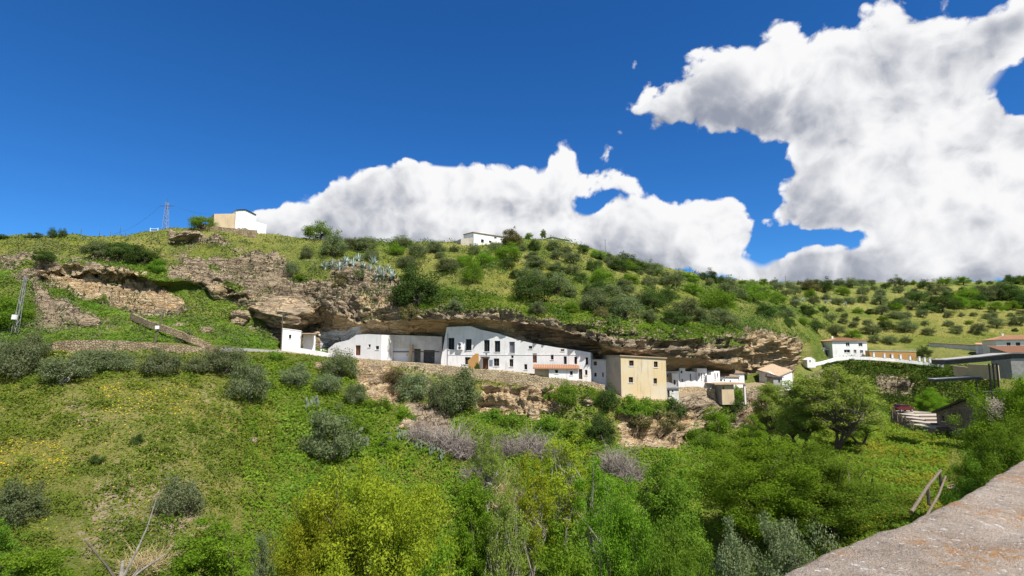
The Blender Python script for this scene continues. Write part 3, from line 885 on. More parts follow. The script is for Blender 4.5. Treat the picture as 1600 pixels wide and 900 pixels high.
        for k in range(1, n):                       # tile ribs on the front slope
            x = -o + (W + 2 * o) * k / n
            t = min(1.0, (x + o) / max(.1, i), (W + o - x) / max(.1, i))
            r.tube([(x, -o, z1 + .03), (x, -o + (D / 2 + o) * t, z1 + (z2 - z1) * t + .03)], .06, 4)
        ro = r.build('roof', MATS[rmat], root)
        ch = MB(); ch.box(W * .25, W * .25 + .5, D * .6, D * .6 + .5, z1, z2 + .5)
        ch.build('chimney', MATS['whitewash'], ro)
    elif roof == 'gable_side':                       # ridge runs front to back, gable in the facade plane already in 'top'
        r = MB()
        for (x0, za), (x1, zb) in zip(T[:-1], T[1:]):
            dx = Vector((x1 - x0, 0, zb - za))
            if dx.length < .05: continue
            tiles(r, (x0, depth + .3, za + .12), (0, -1, 0), dx.normalized(), depth + .6, dx.length)
        r.build('roof', MATS[rmat], root)
    return root, F, z0
def add_part(root, name, mat, fn, parent=None):
    m = MB(); fn(m)
    return m.build(name, MATS[mat], parent or root)
def wall_line(name, label, pts, thick, mat, height, cap=None, cat='wall', group=None, sink=0.0):
    """free-standing or retaining wall along (px, py of its top, Y)"""
    P = [at(*p) for p in pts]
    o = P[0].copy()
    root = empty(name, o, label, cat, group)
    m, c = MB(), MB()
    L = []
    for i, p in enumerate(P):
        d = (P[min(i + 1, len(P) - 1)] - P[max(i - 1, 0)]); d.z = 0; d.normalize()
        L.append((p - o, Vector((d.y, -d.x, 0)) * thick / 2))
    rr = random.Random(len(label))
    fine = []
    for (a, na), (b, nb) in zip(L[:-1], L[1:]):
        n = max(1, int((b - a).length / .8))
        for k in range(n):
            t = k / n
            fine.append((a.lerp(b, t) + Vector((0, 0, rr.uniform(-.07, .07) if mat.startswith(('dry', 'mason')) else 0)), na.lerp(nb, t)))
    fine.append(L[-1])
    h = Vector((0, 0, height + sink))
    for (a, na), (b, nb) in zip(fine[:-1], fine[1:]):
        m.hexa([a + na - h, b + nb - h, b - nb - h, a - na - h, a + na, b + nb, b - nb, a - na])
        if cap:
            e = Vector((0, 0, .003)); t = Vector((0, 0, .1))
            c.hexa([a + na * 1.2 + e, b + nb * 1.2 + e, b - nb * 1.2 + e, a - na * 1.2 + e, a + na * 1.2 + t, b + nb * 1.2 + t, b - nb * 1.2 + t, a - na * 1.2 + t])
    m.build('wall_body', MATS[mat], root)
    if cap: c.build('coping', MATS[cap], root)
    return root

# --- the row under the cliff
r, F, z0 = house('hut', 'small flat white hut with one tiny window left of the cave houses', (439, 104), (468, 105), [(439, 514), (468, 518)], [(440, 549), (468, 549)],
      [('w', 451.5, 455, 523, 529)], 4.5, roof='slab', rmat='whitewash_old', cat='hut', over=.05)
def porch(m):
    m.box(F.w + .1, F.w + 2.8, -.5, 3.5, 4.15, 4.32)
add_part(r, 'porch_roof', 'old_tile', porch)
add_part(r, 'porch_wall', 'whitewash', lambda m: m.box(F.w + .35, F.w + 2.6, 2.2, 2.45, .5, 4.1))
add_part(r, 'porch_post', 'whitewash', lambda m: m.box(F.w + 2.35, F.w + 2.6, -.3, -.05, .4, 4.14))
wall_line('low_wall', 'low whitewashed wall running down from the flat white hut', [(440, 545, 102.5), (470, 544, 102.2), (500, 549, 101.8), (525, 555, 101.5)], .4, 'whitewash', 1.8)

r, F, z0 = house('cave_house', 'white cave house with one brown door under the tawny overhang', (512, 109), (595, 104.5),
      [(512, 545), (524, 536), (545, 531), (557, 523), (575, 522), (595, 523)], [(540, 552), (595, 563)],
      [('d', 555.5, 563, 539.5, 555), ('w', 575.5, 579, 538, 542.5), ('w', 587, 592, 540.5, 546)], 6)
r, F, z0 = house('cave_garage', 'pale cave dwelling with garage door and open bays below the rock ceiling', (596, 108.2), (690, 108),
      [(596, 523), (640, 524), (690, 526)], [(596, 562), (690, 570)],
      [('o', 597.5, 607, 539, 560), ('G', 613, 641, 544, 564), ('o', 646.5, 657, 545, 566), ('D', 662, 679, 547, 568)], 7, mat='whitewash_old')
add_part(r, 'lintel', 'wood_grey', lambda m: m.box(.5, F.w - .5, -.12, .0, 3.3, 3.5))
add_part(r, 'rock_pillar', 'beige_render', lambda m: m.tube([(5.7, -.25, 0), (5.55, -.3, 2.0), (5.75, -.25, 4.8)], [.45, .33, .42], 7))

r, F, z0 = house('long_cave_house', 'long two storey white house tucked beneath the cliff overhang', (689, 105.5), (923, 98.6),
      [(689, 562), (698, 511), (735, 509.5), (750, 515), (778, 521), (805, 530), (830, 536), (870, 543), (900, 547), (923, 551)], [(700, 572), (860, 588), (923, 598)],
      [('f', 700.5, 709.8, 528, 546.2), ('f', 727.8, 736.8, 529.8, 547.5), ('f', 756.2, 765, 531.2, 549.3), ('f', 772.8, 781.5, 532.5, 550), ('g', 795.7, 804.3, 534, 551.5),
       ('w', 726.3, 735.2, 558, 569.6), ('d', 754.5, 763, 559.5, 577), ('w', 758.2, 761.2, 552, 556), ('w', 771.3, 780, 560, 572), ('w', 798.7, 802.4, 555.3, 559.5), ('w', 796, 802, 561.5, 573),
       ('w', 819, 823.8, 569, 577.5), ('w', 826, 831.7, 540.5, 545), ('d', 832.2, 838.8, 552.3, 566.6), ('w', 860.4, 865, 553.7, 562), ('f', 880.8, 885.6, 556.7, 569),
       ('f', 897.2, 901.7, 557.6, 569), ('f', 914.8, 919, 558.4, 570), ('D', 904, 910, 576.6, 592.5), ('w', 914, 918, 578, 586), ('w', 876, 882, 545.5, 548.5)], 8)
def uvb(m, px0, px1, py0, py1, y0, y1):
    (a, za), (b, zb) = F.sz(px0, py1), F.sz(px1, py0)
    m.box(a, b, y0, y1, za - z0, zb - z0)
ac = add_part(r, 'air_conditioner', 'white_paint', lambda m: uvb(m, 715.2, 723.5, 535, 546.5, -.4, -.02))
for k, (a, b, c, d) in enumerate(((717, 721.5, 536, 540.2), (717, 721.5, 541.2, 545.4))):
    def fan(m):
        (x0, q0), (x1, q1) = F.sz(a, d), F.sz(b, c)
        cx, cz, rad = (x0 + x1) / 2, (q0 + q1) / 2 - z0, (x1 - x0) / 2
        m.poly(*[(cx + rad * math.cos(t * math.pi / 7), -.42, cz + rad * math.sin(t * math.pi / 7)) for t in range(14)])
    add_part(r, 'fan_grille', 'dark_metal', fan, ac)
def side_arch(m):
    (a, za), (b, zb), (c, zc) = F.sz(735.8, 576), F.sz(751.5, 576), F.sz(747, 552.5)
    lo, up = za - z0 - .3, zc - z0
    pts = [(a, lo), (b, lo), (b, up), (c, up), (a, (lo + up) / 2 + .3)]
    for y in (-1.6, -1.3): m.poly(*[(x, y, z) for x, z in pts])
    for (x0, q0), (x1, q1) in zip(pts, pts[1:] + pts[:1]): m.poly((x0, -1.6, q0), (x1, -1.6, q1), (x1, -1.3, q1), (x0, -1.3, q0))
add_part(r, 'stair_wall', 'ochre_render', side_arch)
add_part(r, 'door_canopy', 'slate_roof', lambda m: uvb(m, 753, 765.5, 557, 559, -.9, -.01))
add_part(r, 'notice_panel', 'blue_panel', lambda m: uvb(m, 765, 770, 562, 571, -.08, -.01))
add_part(r, 'string_course', 'whitewash', lambda m: [m.box(*q) for q in [(F.sz(700, 549)[0], F.w - .1, -.05, -.003, F.sz(800, 554.6)[1] - z0, F.sz(800, 554)[1] - z0)]])
dp = MB(); x0, q = F.sz(698, 520); dp.tube([(x0 + .25, -.08, q - z0), (x0 + .25, -.08, .6)], .05, 5); dp.build('drain_pipe', MATS['grey_steel'], r)

r, F, z0 = house('annex', 'low white annex with a terracotta lean-to roof before the long white house', (857.5, 96.5), (903.5, 96.2), [(857.5, 575.5), (903.5, 577.5)], [(857.5, 595), (903.5, 597)],
      [('w', 867.3, 872, 578, 583.2), ('w', 890.6, 895, 579.8, 586)], 2.9, side='beige_render', cat='annex', sink=2.6)
def lean_roof(m):
    F2 = F.w
    H = F.sz(857.5, 575.5)[1] - z0
    tiles(m, (-2.7, -.35, H + .1), Vector((1, 0, -.01)).normalized(), Vector((0, 3.5, .55)).normalized(), F2 + 2.9, 3.5)
    m.poly((-2.7, -.35, H - .1), (F2 + .2, -.35, H - .15), (F2 + .2, -.35, H + .05), (-2.7, -.35, H + .1))
    m.poly((-2.7, -.35, H - .1), (F2 + .2, -.35, H - .15), (F2 + .2, 3.1, H + .4), (-2.7, 3.1, H + .45))
add_part(r, 'roof', 'terracotta', lean_roof)
def bay(m):
    H = F.sz(857.5, 575.5)[1] - z0
    m.hexa([(-2.45, .5, 0), (-.003, .5, 0), (-.003, 2.9, 0), (-2.45, 2.9, 0), (-2.45, .5, H - .05), (-.003, .5, H - .05), (-.003, 2.9, H + .3), (-2.45, 2.9, H + .3)])
add_part(r, 'side_bay', 'beige_render', bay)

house('narrow_house', 'narrow white house squeezed between the long white house and the yellow building', (922, 100.6), (947, 100.6), [(922, 562.5), (947, 563.5)], [(922, 595), (947, 597)],
      [('d', 927.5, 932.8, 564.8, 571), ('w', 941, 943.4, 582, 589), ('w', 928.5, 932.5, 582.5, 588.5)], 5, roof='slab', rmat='whitewash_old', over=.06)
r, F, z0 = house('yellow_building', 'tall blocky pale yellow building with four small windows and flat roof', (970, 93.6), (1040.5, 95.0), [(970, 556.5), (1040.5, 560.5)], [(970, 619), (1040.5, 623)],
      [('w', 983, 990.3, 563.2, 571.8), ('w', 1021.6, 1027.8, 564.8, 573.9), ('w', 982.4, 989.3, 589.2, 598), ('w', 1021, 1026.8, 591, 599.8)], 10.0, mat='yellow_render', side='grey_shade_render', roof='slab', rmat='old_tile', cat='building', sink=2.0, over=.18)  # grey side wall has the shade of that face put into its colour
r, F, z0 = house('lean_to', 'small cream lean-to shed at the right foot of the yellow building', (1041, 95.6), (1059, 96), [(1041, 606), (1059, 606.5)], [(1041, 621), (1059, 622)],
      [('D', 1042.5, 1046.5, 610, 621), ('w', 1050, 1052.5, 609.5, 613)], 3.4, mat='whitewash_old', roof='shed', rmat='metal_roof', cat='shed', rise=.7, sink=1.5)
# --- white houses under the dark brow
G9 = 'white houses under the dark rock brow'
house('cave_house', 'grey-white flat fronted house just right of the yellow building, under the brow', (1039, 108.6), (1061, 108.6), [(1039, 580), (1061, 580)], [(1040, 606), (1060, 606)], [('w', 1042, 1044, 585, 589)], 5, group=G9)
house('porch_tower', 'little white tower porch with a dark arched opening beside the lean-to', (1049.5, 106.2), (1059.5, 106.2), [(1049.5, 585), (1059.5, 585)], [(1049, 606), (1060, 606)], [('D', 1052.6, 1055.8, 593.5, 601.5)], 2.2, roof='slab', rmat='whitewash', cat='porch', over=.08, group=G9)
house('cave_house', 'white house with a square raised turret and slit window under the brow', (1061.5, 108.6), (1089, 109), [(1061.5, 575), (1070.6, 575.2), (1070.8, 580), (1089, 581)], [(1060, 606), (1089, 606)],
      [('w', 1063.5, 1066.5, 579.2, 583), ('D', 1065, 1067.2, 592, 600.5), ('f', 1078, 1080, 584, 594)], 5, group=G9)
house('cave_house', 'white house with three slim upper windows in the middle of the row', (1089, 108.6), (1104, 109), [(1089, 575.6), (1104, 575.8)], [(1089, 606), (1104, 606)],
      [('w', 1091.2, 1093.4, 583, 588), ('f', 1095.4, 1097.2, 583, 593.6), ('w', 1099.4, 1101.3, 583, 587.8), ('w', 1091, 1093.2, 597, 602), ('D', 1095, 1097.5, 597, 604.6), ('D', 1099.2, 1101.4, 597, 604.6)], 5, group=G9)
house('cave_house', 'white house stepping up to a slim block with slit windows, right of the middle', (1104, 108.4), (1124, 109), [(1104, 586), (1111, 586), (1111.3, 581.5), (1115.5, 581.3), (1115.8, 579.5), (1124, 579.8)], [(1104, 608), (1124, 608)],
      [('f', 1106, 1107.6, 597, 605), ('f', 1109, 1110.6, 597, 605), ('f', 1116.4, 1118.2, 583, 593), ('w', 1120.2, 1122, 583, 589)], 5, group=G9)
house('tiled_cottage', 'white cottage with low tan tiled roof and three little windows in the row', (1122, 111.5), (1153, 113.5), [(1122, 588), (1153, 588.8)], [(1122, 606), (1153, 606)],
      [('w', 1125.5, 1128.2, 592.5, 596), ('w', 1130.6, 1133.2, 592.5, 596), ('w', 1140, 1142.2, 594, 597)], 5, roof='shed', rmat='old_tile', rise=.8, group=G9)
house('gabled_cottage', 'white cottage with tan gabled roof at the right end of the row', (1146, 115.5), (1162, 116), [(1146, 583.5), (1162, 584)], [(1146, 604), (1162, 604)],
      [('f', 1153, 1155.2, 588, 596.5)], 6, roof='hip', rmat='old_tile', rise=.95, group=G9)
wall_line('scalloped_wall', 'bright white terrace wall with a scalloped top before the row of houses', [(1059.5, 594, 106.0), (1063, 597.5, 106.0), (1069, 597, 106.0), (1076, 594.5, 106.0), (1080, 596.5, 106.0), (1086, 594.3, 106.0), (1091, 597, 106.0), (1104, 597.8, 106.0), (1111, 592, 106.0)], .3, 'whitewash', 1.5)
wall_line('terrace_wall', 'tan stone terrace wall below the bright scalloped wall', [(1059, 605, 104.4), (1085, 604, 104.6), (1100, 605.5, 104.8), (1116, 608.5, 105)], .6, 'masonry', 3.2)
r, F, z0 = house('block_hut', 'bare masonry hut under a jutting concrete slab below the white row', (1126, 103.5), (1145, 104), [(1126, 601), (1145, 601)], [(1126, 618), (1145, 619)], [('o', 1129, 1132, 604, 608)], 3.5, mat='beige_render', side='concrete', cat='hut', sink=1.5)
add_part(r, 'roof', 'old_tile', lambda m: m.box(-1.7, F.w + 2.5, -.5, 4, F.sz(1126, 601)[1] - z0 + .005, F.sz(1126, 601)[1] - z0 + .25))
add_part(r, 'post', 'whitewash_old', lambda m: m.box(F.w + 1.9, F.w + 2.2, -.3, 0, 0, F.sz(1126, 601)[1] - z0))
house('hillside_cottage', 'white cottage with long sloping tan roof half hidden by pale trees', (1185, 126), (1215, 122), [(1185, 578), (1200, 581), (1215, 588)], [(1185, 600), (1215, 604)],
      [('w', 1196, 1198, 584, 588), ('w', 1207, 1209, 588.5, 592)], 5, roof='shed', rmat='old_tile', rise=1.2)
house('shed', 'small grey flat roofed shed below the half hidden white cottage', (1207, 118), (1221, 118), [(1207, 590), (1221, 590)], [(1207, 602), (1221, 602)], [('o', 1216, 1219, 592, 598)], 3, mat='concrete', roof='slab', rmat='slate_roof', cat='shed')

# --- across the gorge on the right
house('villa', 'two storey white house with a low terracotta roof above the ivy cliff', (1302.5, 176), (1357, 176), [(1302.5, 532.5), (1357, 532.5)], [(1302.5, 558), (1357, 558)],
      [('W', 1321.5, 1327.8, 535, 541), ('W', 1341.2, 1348, 535.3, 541.4), ('W', 1318.8, 1328.7, 546.3, 551.2), ('W', 1333.7, 1338.4, 546.5, 551.8), ('W', 1343.8, 1349, 547, 552.3)], 8, roof='hip', rmat='terracotta', rise=1.1, over=.5, sink=1.0)
house('outbuilding', 'low pale outbuilding against the left side of the two storey white house', (1269, 177), (1300, 178), [(1269, 543.5), (1300, 545)], [(1269, 557), (1300, 558)], [('o', 1289, 1298, 547, 556)], 4, mat='whitewash_old', roof='slab', rmat='concrete', cat='outbuilding')
house('shrine', 'tiny white shrine hut with a dark doorway at the cliff end', (1261.5, 150), (1274.5, 150), [(1261.5, 562), (1268, 558.5), (1274.5, 562)], [(1261.5, 569), (1274.5, 569)], [('o', 1264.5, 1267, 562.8, 566)], 2.5, cat='shrine')
wall_line('cliff_wall', 'white wall curving along the cliff edge below the two storey house', [(1266, 568, 154), (1285, 564.5, 161), (1305, 559, 164.5), (1330, 556.8, 165), (1357, 557.5, 165), (1400, 560.5, 164.5), (1440, 565, 163), (1474, 569, 161)], .35, 'whitewash', .9)
house('garden_building', 'long low ochre garden building behind the white pillars', (1360, 172), (1433, 169), [(1360, 548.5), (1433, 549.5)], [(1360, 562), (1433, 566)], [('o', 1420, 1425, 555, 563), ('o', 1404, 1408, 555, 561), ('o', 1390, 1394, 554, 559)], 3.5, mat='ochre_render', roof='slab', rmat='whitewash_old', cat='building', over=.1)
PIL = [1365, 1381.7, 1394, 1407, 1422, 1436.4, 1444.7, 1453, 1462.6, 1470]
PN = ['first', 'second', 'third', 'fourth', 'fifth', 'sixth', 'seventh', 'eighth', 'ninth', 'last']
for k, px in enumerate(PIL):
    b = float(np.interp(px, [1357, 1400, 1440, 1474], [557.5, 560.5, 565, 569])); Y = float(np.interp(px, [1357, 1400, 1440, 1474], [165, 164.5, 163, 161]))
    p = at(px, b, Y)
    e = empty('pillar', p, 'short white pillar on the cliff edge wall, %s from the left' % PN[k], 'pillar', 'white pillars along the cliff edge wall')
    add_part(e, 'shaft', 'whitewash', lambda m: m.box(-.24, .24, -.24, .24, .004, 1.25))
    add_part(e, 'cap', 'whitewash', lambda m: m.box(-.31, .31, -.31, .31, 1.253, 1.36))
house('long_outbuilding', 'long low white flat building on the far lawn at right', (1454, 192), (1552, 178), [(1454, 536), (1470, 536.5), (1552, 541)], [(1454, 541), (1552, 546)], [], 5, mat='whitewash_old', roof='slab', rmat='old_tile', cat='building', over=.3)
house('low_wing', 'low white wing with a thin red tiled roof beside the long flat building', (1527, 176), (1562, 172), [(1527, 538.3), (1562, 539.5)], [(1527, 544), (1562, 548)], [('w', 1535, 1538, 540, 543)], 4, roof='shed', rmat='terracotta', rise=.5, cat='house')
house('villa', 'white house with terracotta hip roof and two dark windows at the right edge', (1559.5, 165), (1660, 160), [(1559.5, 531), (1660, 531)], [(1559.5, 550), (1660, 550)],
      [('w', 1572.5, 1579.6, 535, 539.8), ('w', 1587, 1594.6, 535, 540.2), ('w', 1615, 1622, 535, 540)], 9, roof='hip', rmat='terracotta', rise=1.5, over=.5)
r, F, z0 = house('barn', 'grey walled barn with broad red tiled roof below the right edge house', (1549, 140), (1580, 128), [(1549, 541), (1580, 551)], [(1549, 566), (1580, 572)], [], 22, mat='concrete', roof=None, cat='barn', sink=3)
def barn_roof(m):
    H0, H1 = F.sz(1549, 541)[1] - z0, F.sz(1580, 551)[1] - z0
    e = Vector((F.w, 0, H1 - H0)).normalized()
    tiles(m, (-.4, 22.3, H0 + .15), (0, -1, 0), e, 22.9, F.w / e.x + .9, .35, .08)
rb = add_part(r, 'roof', 'terracotta', barn_roof)
# --- flat canopy decks at the right, the one above longer than the one below
def deck(name, label, pts, depth, thick, posts):
    P = [at(*p) for p in pts]
    root = empty(name, P[0], label, 'canopy')
    m, f = MB(), MB()
    for a, b in zip(P[:-1], P[1:]):
        a, b = a - P[0], b - P[0]
        bk = Vector((.35, 1, 0)).normalized() * depth
        u = Vector((0, 0, .14))
        m.hexa([a, b, b + bk, a + bk, a + u, b + u, b + bk + u, a + bk + u])
        i = Vector((0, .15, 0)); d = Vector((0, 0, thick))
        f.hexa([a + i - d, b + i - d, b + bk - i - d, a + bk - i - d, a + i - Vector((0, 0, .004)), b + i - Vector((0, 0, .004)), b + bk - i - Vector((0, 0, .004)), a + bk - i - Vector((0, 0, .004))])
    m.build('roof_sheet', MATS['concrete'], root)
    f.build('fascia', MATS['dark_metal'], root)
    for px, py0, py1, Y in posts:
        a, b = at(px, py0, Y) - P[0], at(px, py1, Y) - P[0]
        q = MB(); q.box(a.x - .07, a.x + .07, a.y - .07, a.y + .07, b.z - 3, a.z)
        q.build('post', MATS['dark_metal'], root)
    return root
deck('canopy', 'long upper grey canopy deck sloping up to the right edge', [(1478, 563.5, 84), (1530, 559, 80), (1584, 553, 76), (1680, 552, 72)], 6, .62, [(1545, 568, 590, 80.5), (1551, 568, 590, 80.5), (1557, 568, 592, 80.5), (1620, 566, 590, 76)])
deck('canopy', 'short lower grey canopy deck poking out of the right hand tree', [(1460, 593.5, 84), (1528, 589, 80), (1537, 590.5, 79)], 3.0, .35, [(1525, 593, 600, 82)])
wall_line('garden_wall', 'thin pale stone wall beneath the long upper canopy deck', [(1490, 571, 92), (1515, 574, 90), (1538, 577, 88)], .4, 'beige_render', 1.6)
wall_line('pavilion_wall', 'dim beige wall panel behind the canopy posts', [(1512, 569, 89), (1560, 571, 86)], .3, 'beige_render', 2.2)
# --- stone house by the parking
r, F, z0 = house('stone_house', 'shaded rubble stone house with a dark pitched roof beside the parking', (1456, 100), (1535, 88), [(1456, 642), (1500, 625), (1535, 612)], [(1456, 690), (1535, 715)],
      [('w', 1471, 1476, 650, 658), ('w', 1487.5, 1493, 646, 655), ('D', 1483, 1487.5, 671, 680)], 9, mat='masonry_dark', sink=2.5)
def sroof(m):
    (a, za), (b, zb) = (0, F.sz(1456, 642)[1] - z0), (F.w, F.sz(1535, 612)[1] - z0)
    e = Vector((b - a, 0, zb - za)).normalized()
    tiles(m, (-.5, 9.4, za + .15 - .2), (0, -1, 0), e, 9.9, F.w / e.x + .8, .35, .07)
    m.hexa([(-.5, -.5, za - .32), (b + .3, -.5, zb - .02), (b + .3, 9.4, zb - .02), (-.5, 9.4, za - .32), (-.5, -.5, za - .12), (b + .3, -.5, zb + .18), (b + .3, 9.4, zb + .18), (-.5, 9.4, za - .12)])
add_part(r, 'roof', 'slate_roof', sroof)

# --- on the ridge
r, F, z0 = house('ridge_house', 'white gabled farmhouse with a beige side wing on the left ridge', (367.5, 135), (399.5, 138), [(367.5, 328.5), (383, 328), (399.5, 336)], [(367.5, 362), (399.5, 366)], [], 9, roof='gable_side', rmat='slate_roof', cat='house', sink=2.5, pyref=350)
add_part(r, 'lean_to', 'whitewash', lambda m: m.hexa([(F.w + .003, .5, 0), (F.w + 2.7, .5, 0), (F.w + 2.7, 8, 0), (F.w + .003, 8, 0), (F.w + .003, .5, F.sz(399, 345)[1] - z0), (F.w + 2.7, .5, F.sz(399, 348)[1] - z0), (F.w + 2.7, 8, F.sz(399, 348)[1] - z0), (F.w + .003, 8, F.sz(399, 345)[1] - z0)]))
def wing(m):
    H = F.sz(367.5, 333)[1] - z0
    m.hexa([(-4.6, .9, 0), (-.004, .4, 0), (-.004, 8, 0), (-4.6, 8, 0), (-4.6, .9, H - .75), (-.004, .4, H), (-.004, 8, H), (-4.6, 8, H - .75)])
add_part(r, 'side_wing', 'beige_render', wing)
wall_line('ridge_wall', 'rough brown stone wall below the white farmhouse on the left ridge', [(308, 350, 130.5), (330, 353, 131), (355, 356.5, 131.5), (378, 358, 132), (402, 360, 133)], .5, 'dry_stone', 1.9)
r, F, z0 = house('ridge_villa', 'white terraced villa on the central ridge beside the dark round tree', (740, 163), (786, 168), [(740, 363), (754, 363), (786, 370)], [(740, 384), (786, 388)],
      [('w', 751.5, 756, 374, 379), ('w', 764, 768, 376, 379), ('w', 772, 776, 370.5, 372.5)], 7, roof='shed', rmat='old_tile', rise=.6, sink=1.5, pyref=375)
add_part(r, 'side_wall', 'grey_shade_render', lambda m: m.hexa([(-3.6, 1.2, 0), (-.004, .3, 0), (-.004, 6, 0), (-3.6, 6, 0), (-3.6, 1.2, 3.4), (-.004, .3, 4.1), (-.004, 6, 4.1), (-3.6, 6, 3.4)]))
house('far_roof_house', 'low pale house just showing over the central ridge', (862, 196), (889, 200), [(862, 371), (880, 371.5), (889, 376)], [(862, 382), (889, 386)], [], 6, mat='whitewash_old', roof='slab', rmat='slate_roof', cat='house', pyref=375)
house('far_cottage', 'small weathered shed with dark roof beside the lattice pylon on the left ridge', (228, 131), (250, 131), [(228, 363), (250, 361)], [(228, 370), (250, 370)], [], 4, mat='concrete', roof='slab', rmat='slate_roof', cat='shed', pyref=365)

# --- walls on the left slope and under the houses
wall_line('field_wall', 'long dry stone field wall above the row of left olive trees', [(66, 542, 77.5), (100, 532, 77.8), (150, 531, 78.3), (200, 533, 78.9), (250, 537, 80.6), (300, 541, 84.4), (345, 543, 88)], .5, 'dry_stone', 1.7)
wall_line('path_edge', 'thin pale kerb wall along the path to the flat white hut', [(345, 543, 88), (380, 544, 92), (410, 546, 95), (442, 548, 99)], .35, 'concrete', .7)
wall_line('ramp_wall', 'slanting stone ramp wall descending behind the leaning pole', [(205, 489, 95), (235, 502, 91), (262, 510, 89), (300, 525, 88), (330, 536, 89)], .35, 'dry_stone', 1.1)
wall_line('retaining_wall', 'long tan masonry retaining wall under the cave houses', [(562, 560, 100.6), (600, 563, 100.5), (650, 567, 100.4), (700, 571, 99.9), (750, 577, 99.0), (800, 582.5, 97.6), (836, 587, 96.4), (870, 592, 95.4), (903, 595, 94.4)], .6, 'masonry', 2.4)
wall_line('retaining_wall', 'short tan masonry wall between the annex and the yellow building', [(902, 594, 94.4), (925, 597, 93.8), (945, 601, 93.6)], .5, 'masonry', 2.0)
# ------------------------------------------------------------------ plants
RNG = np.random.default_rng(11)
def unit(a): return a / (np.linalg.norm(a, axis=1, keepdims=True) + 1e-9)
def leaf_quads(C, size, rng, aspect=0.5, N=None, spread=0.75):
    """leaf-shaped quads; N is the side each leaf turns to, loosened by spread"""
    n = len(C)
    nn = rng.normal(size=(n, 3)) if N is None else unit(N) + spread * rng.normal(size=(n, 3))
    nn = unit(nn)
    a = unit(np.cross(nn, rng.normal(size=(n, 3))))
    b = np.cross(nn, a)
    s = np.asarray(size).reshape(-1, 1) * np.ones((n, 1))
    V = np.stack([C - a * s * .5, C + b * s * aspect * .5 + a * s * .06, C + a * s * .5, C - b * s * aspect * .5 + a * s * .06], 1).reshape(-1, 3)
    return V, np.arange(n * 4).reshape(n, 4)
def crown_points(rng, H, W, h0, n_clump, n_leaf, r_rel, shell=0.5, flat=0.8, lump=0.3, taper=0.0, dome=False):
    d = rng.normal(size=(n_clump, 3)); d /= np.linalg.norm(d, axis=1, keepdims=True)
    d[:, 2] = np.abs(d[:, 2]) if dome else np.where(d[:, 2] < -.9, -d[:, 2], d[:, 2])
    rad = shell + (1 - shell) * rng.random(n_clump) ** .6
    rad *= 1 + lump * (rng.random(n_clump) - .6)
    rr = r_rel * W * (.55 + .75 * rng.random(n_clump))
    c = d * rad[:, None] * np.array([W / 2, W / 2, (H - h0) / 2]) * .84
    if dome: c[:, 2] = h0 + .1 * H + c[:, 2] * 1.75
    else: c[:, 2] += (H + h0) / 2
    if taper:
        k = 1 - taper * np.clip((c[:, 2] - h0) / (H - h0), 0, 1)
        c[:, :2] *= k[:, None]; rr *= (.6 + .4 * k)
    w = rr ** 2.2; w /= w.sum()
    ci = rng.choice(n_clump, n_leaf, p=w)
    g = rng.normal(size=(n_leaf, 3)); g /= np.linalg.norm(g, axis=1, keepdims=True)
    rho = rng.random(n_leaf) ** .42
    P = c[ci] + g * (rho * rr[ci])[:, None] * np.array([1, 1, flat])
    P += .12 * rr[ci][:, None] * rng.normal(size=(n_leaf, 3))
    tone = np.clip(.35 * rng.random(n_clump)[ci] + .65 * rng.random(n_leaf), 0, 1)
    mid = np.array([0, 0, (H + h0) * .45])
    N = g + .7 * unit(P - mid) + np.array([0, 0, .35])
    return P, tone, c, rr, N
def limbs(rng, H, h0, c, rr, r0, n, lean=0.06, multi=1, sides=6):
    m = MB()
    for t in range(multi):
        a = rng.random() * 6.28
        off = Vector((math.cos(a), math.sin(a), 0)) * (r0 * 1.1 if multi > 1 else 0)
        top = Vector((off.x * 4 + rng.normal() * lean * H, off.y * 4 + rng.normal() * lean * H, h0 + .25 * (H - h0)))
        mid = off + (top - off) * .5 + Vector((rng.normal() * .05 * h0, rng.normal() * .05 * h0, 0))
        m.tube([off + Vector((0, 0, -.35)), off + Vector((0, 0, .12)), mid, top], [r0 * 1.6, r0 * 1.15, r0 * .85, r0 * .6], sides)
        order = rng.choice(len(c), min(n // multi + 1, len(c)), replace=False)
        for i in order:
            e = Vector(c[i]); s = mid.lerp(top, float(rng.uniform(.25, 1)))
            q = s.lerp(e, .5) + Vector((rng.normal() * .06 * H, rng.normal() * .06 * H, .05 * H * rng.random()))
            m.tube([s, q, e], [r0 * .42, r0 * .26, r0 * .08], 4)
            if rng.random() < .7:
                e2 = e + Vector(tuple(rng.normal(size=3))) * float(rr[i]) * .8
                m.tube([q, q.lerp(e2, .55), e2], [r0 * .2, r0 * .13, r0 * .04], 3)
    return m
PROTO = {}
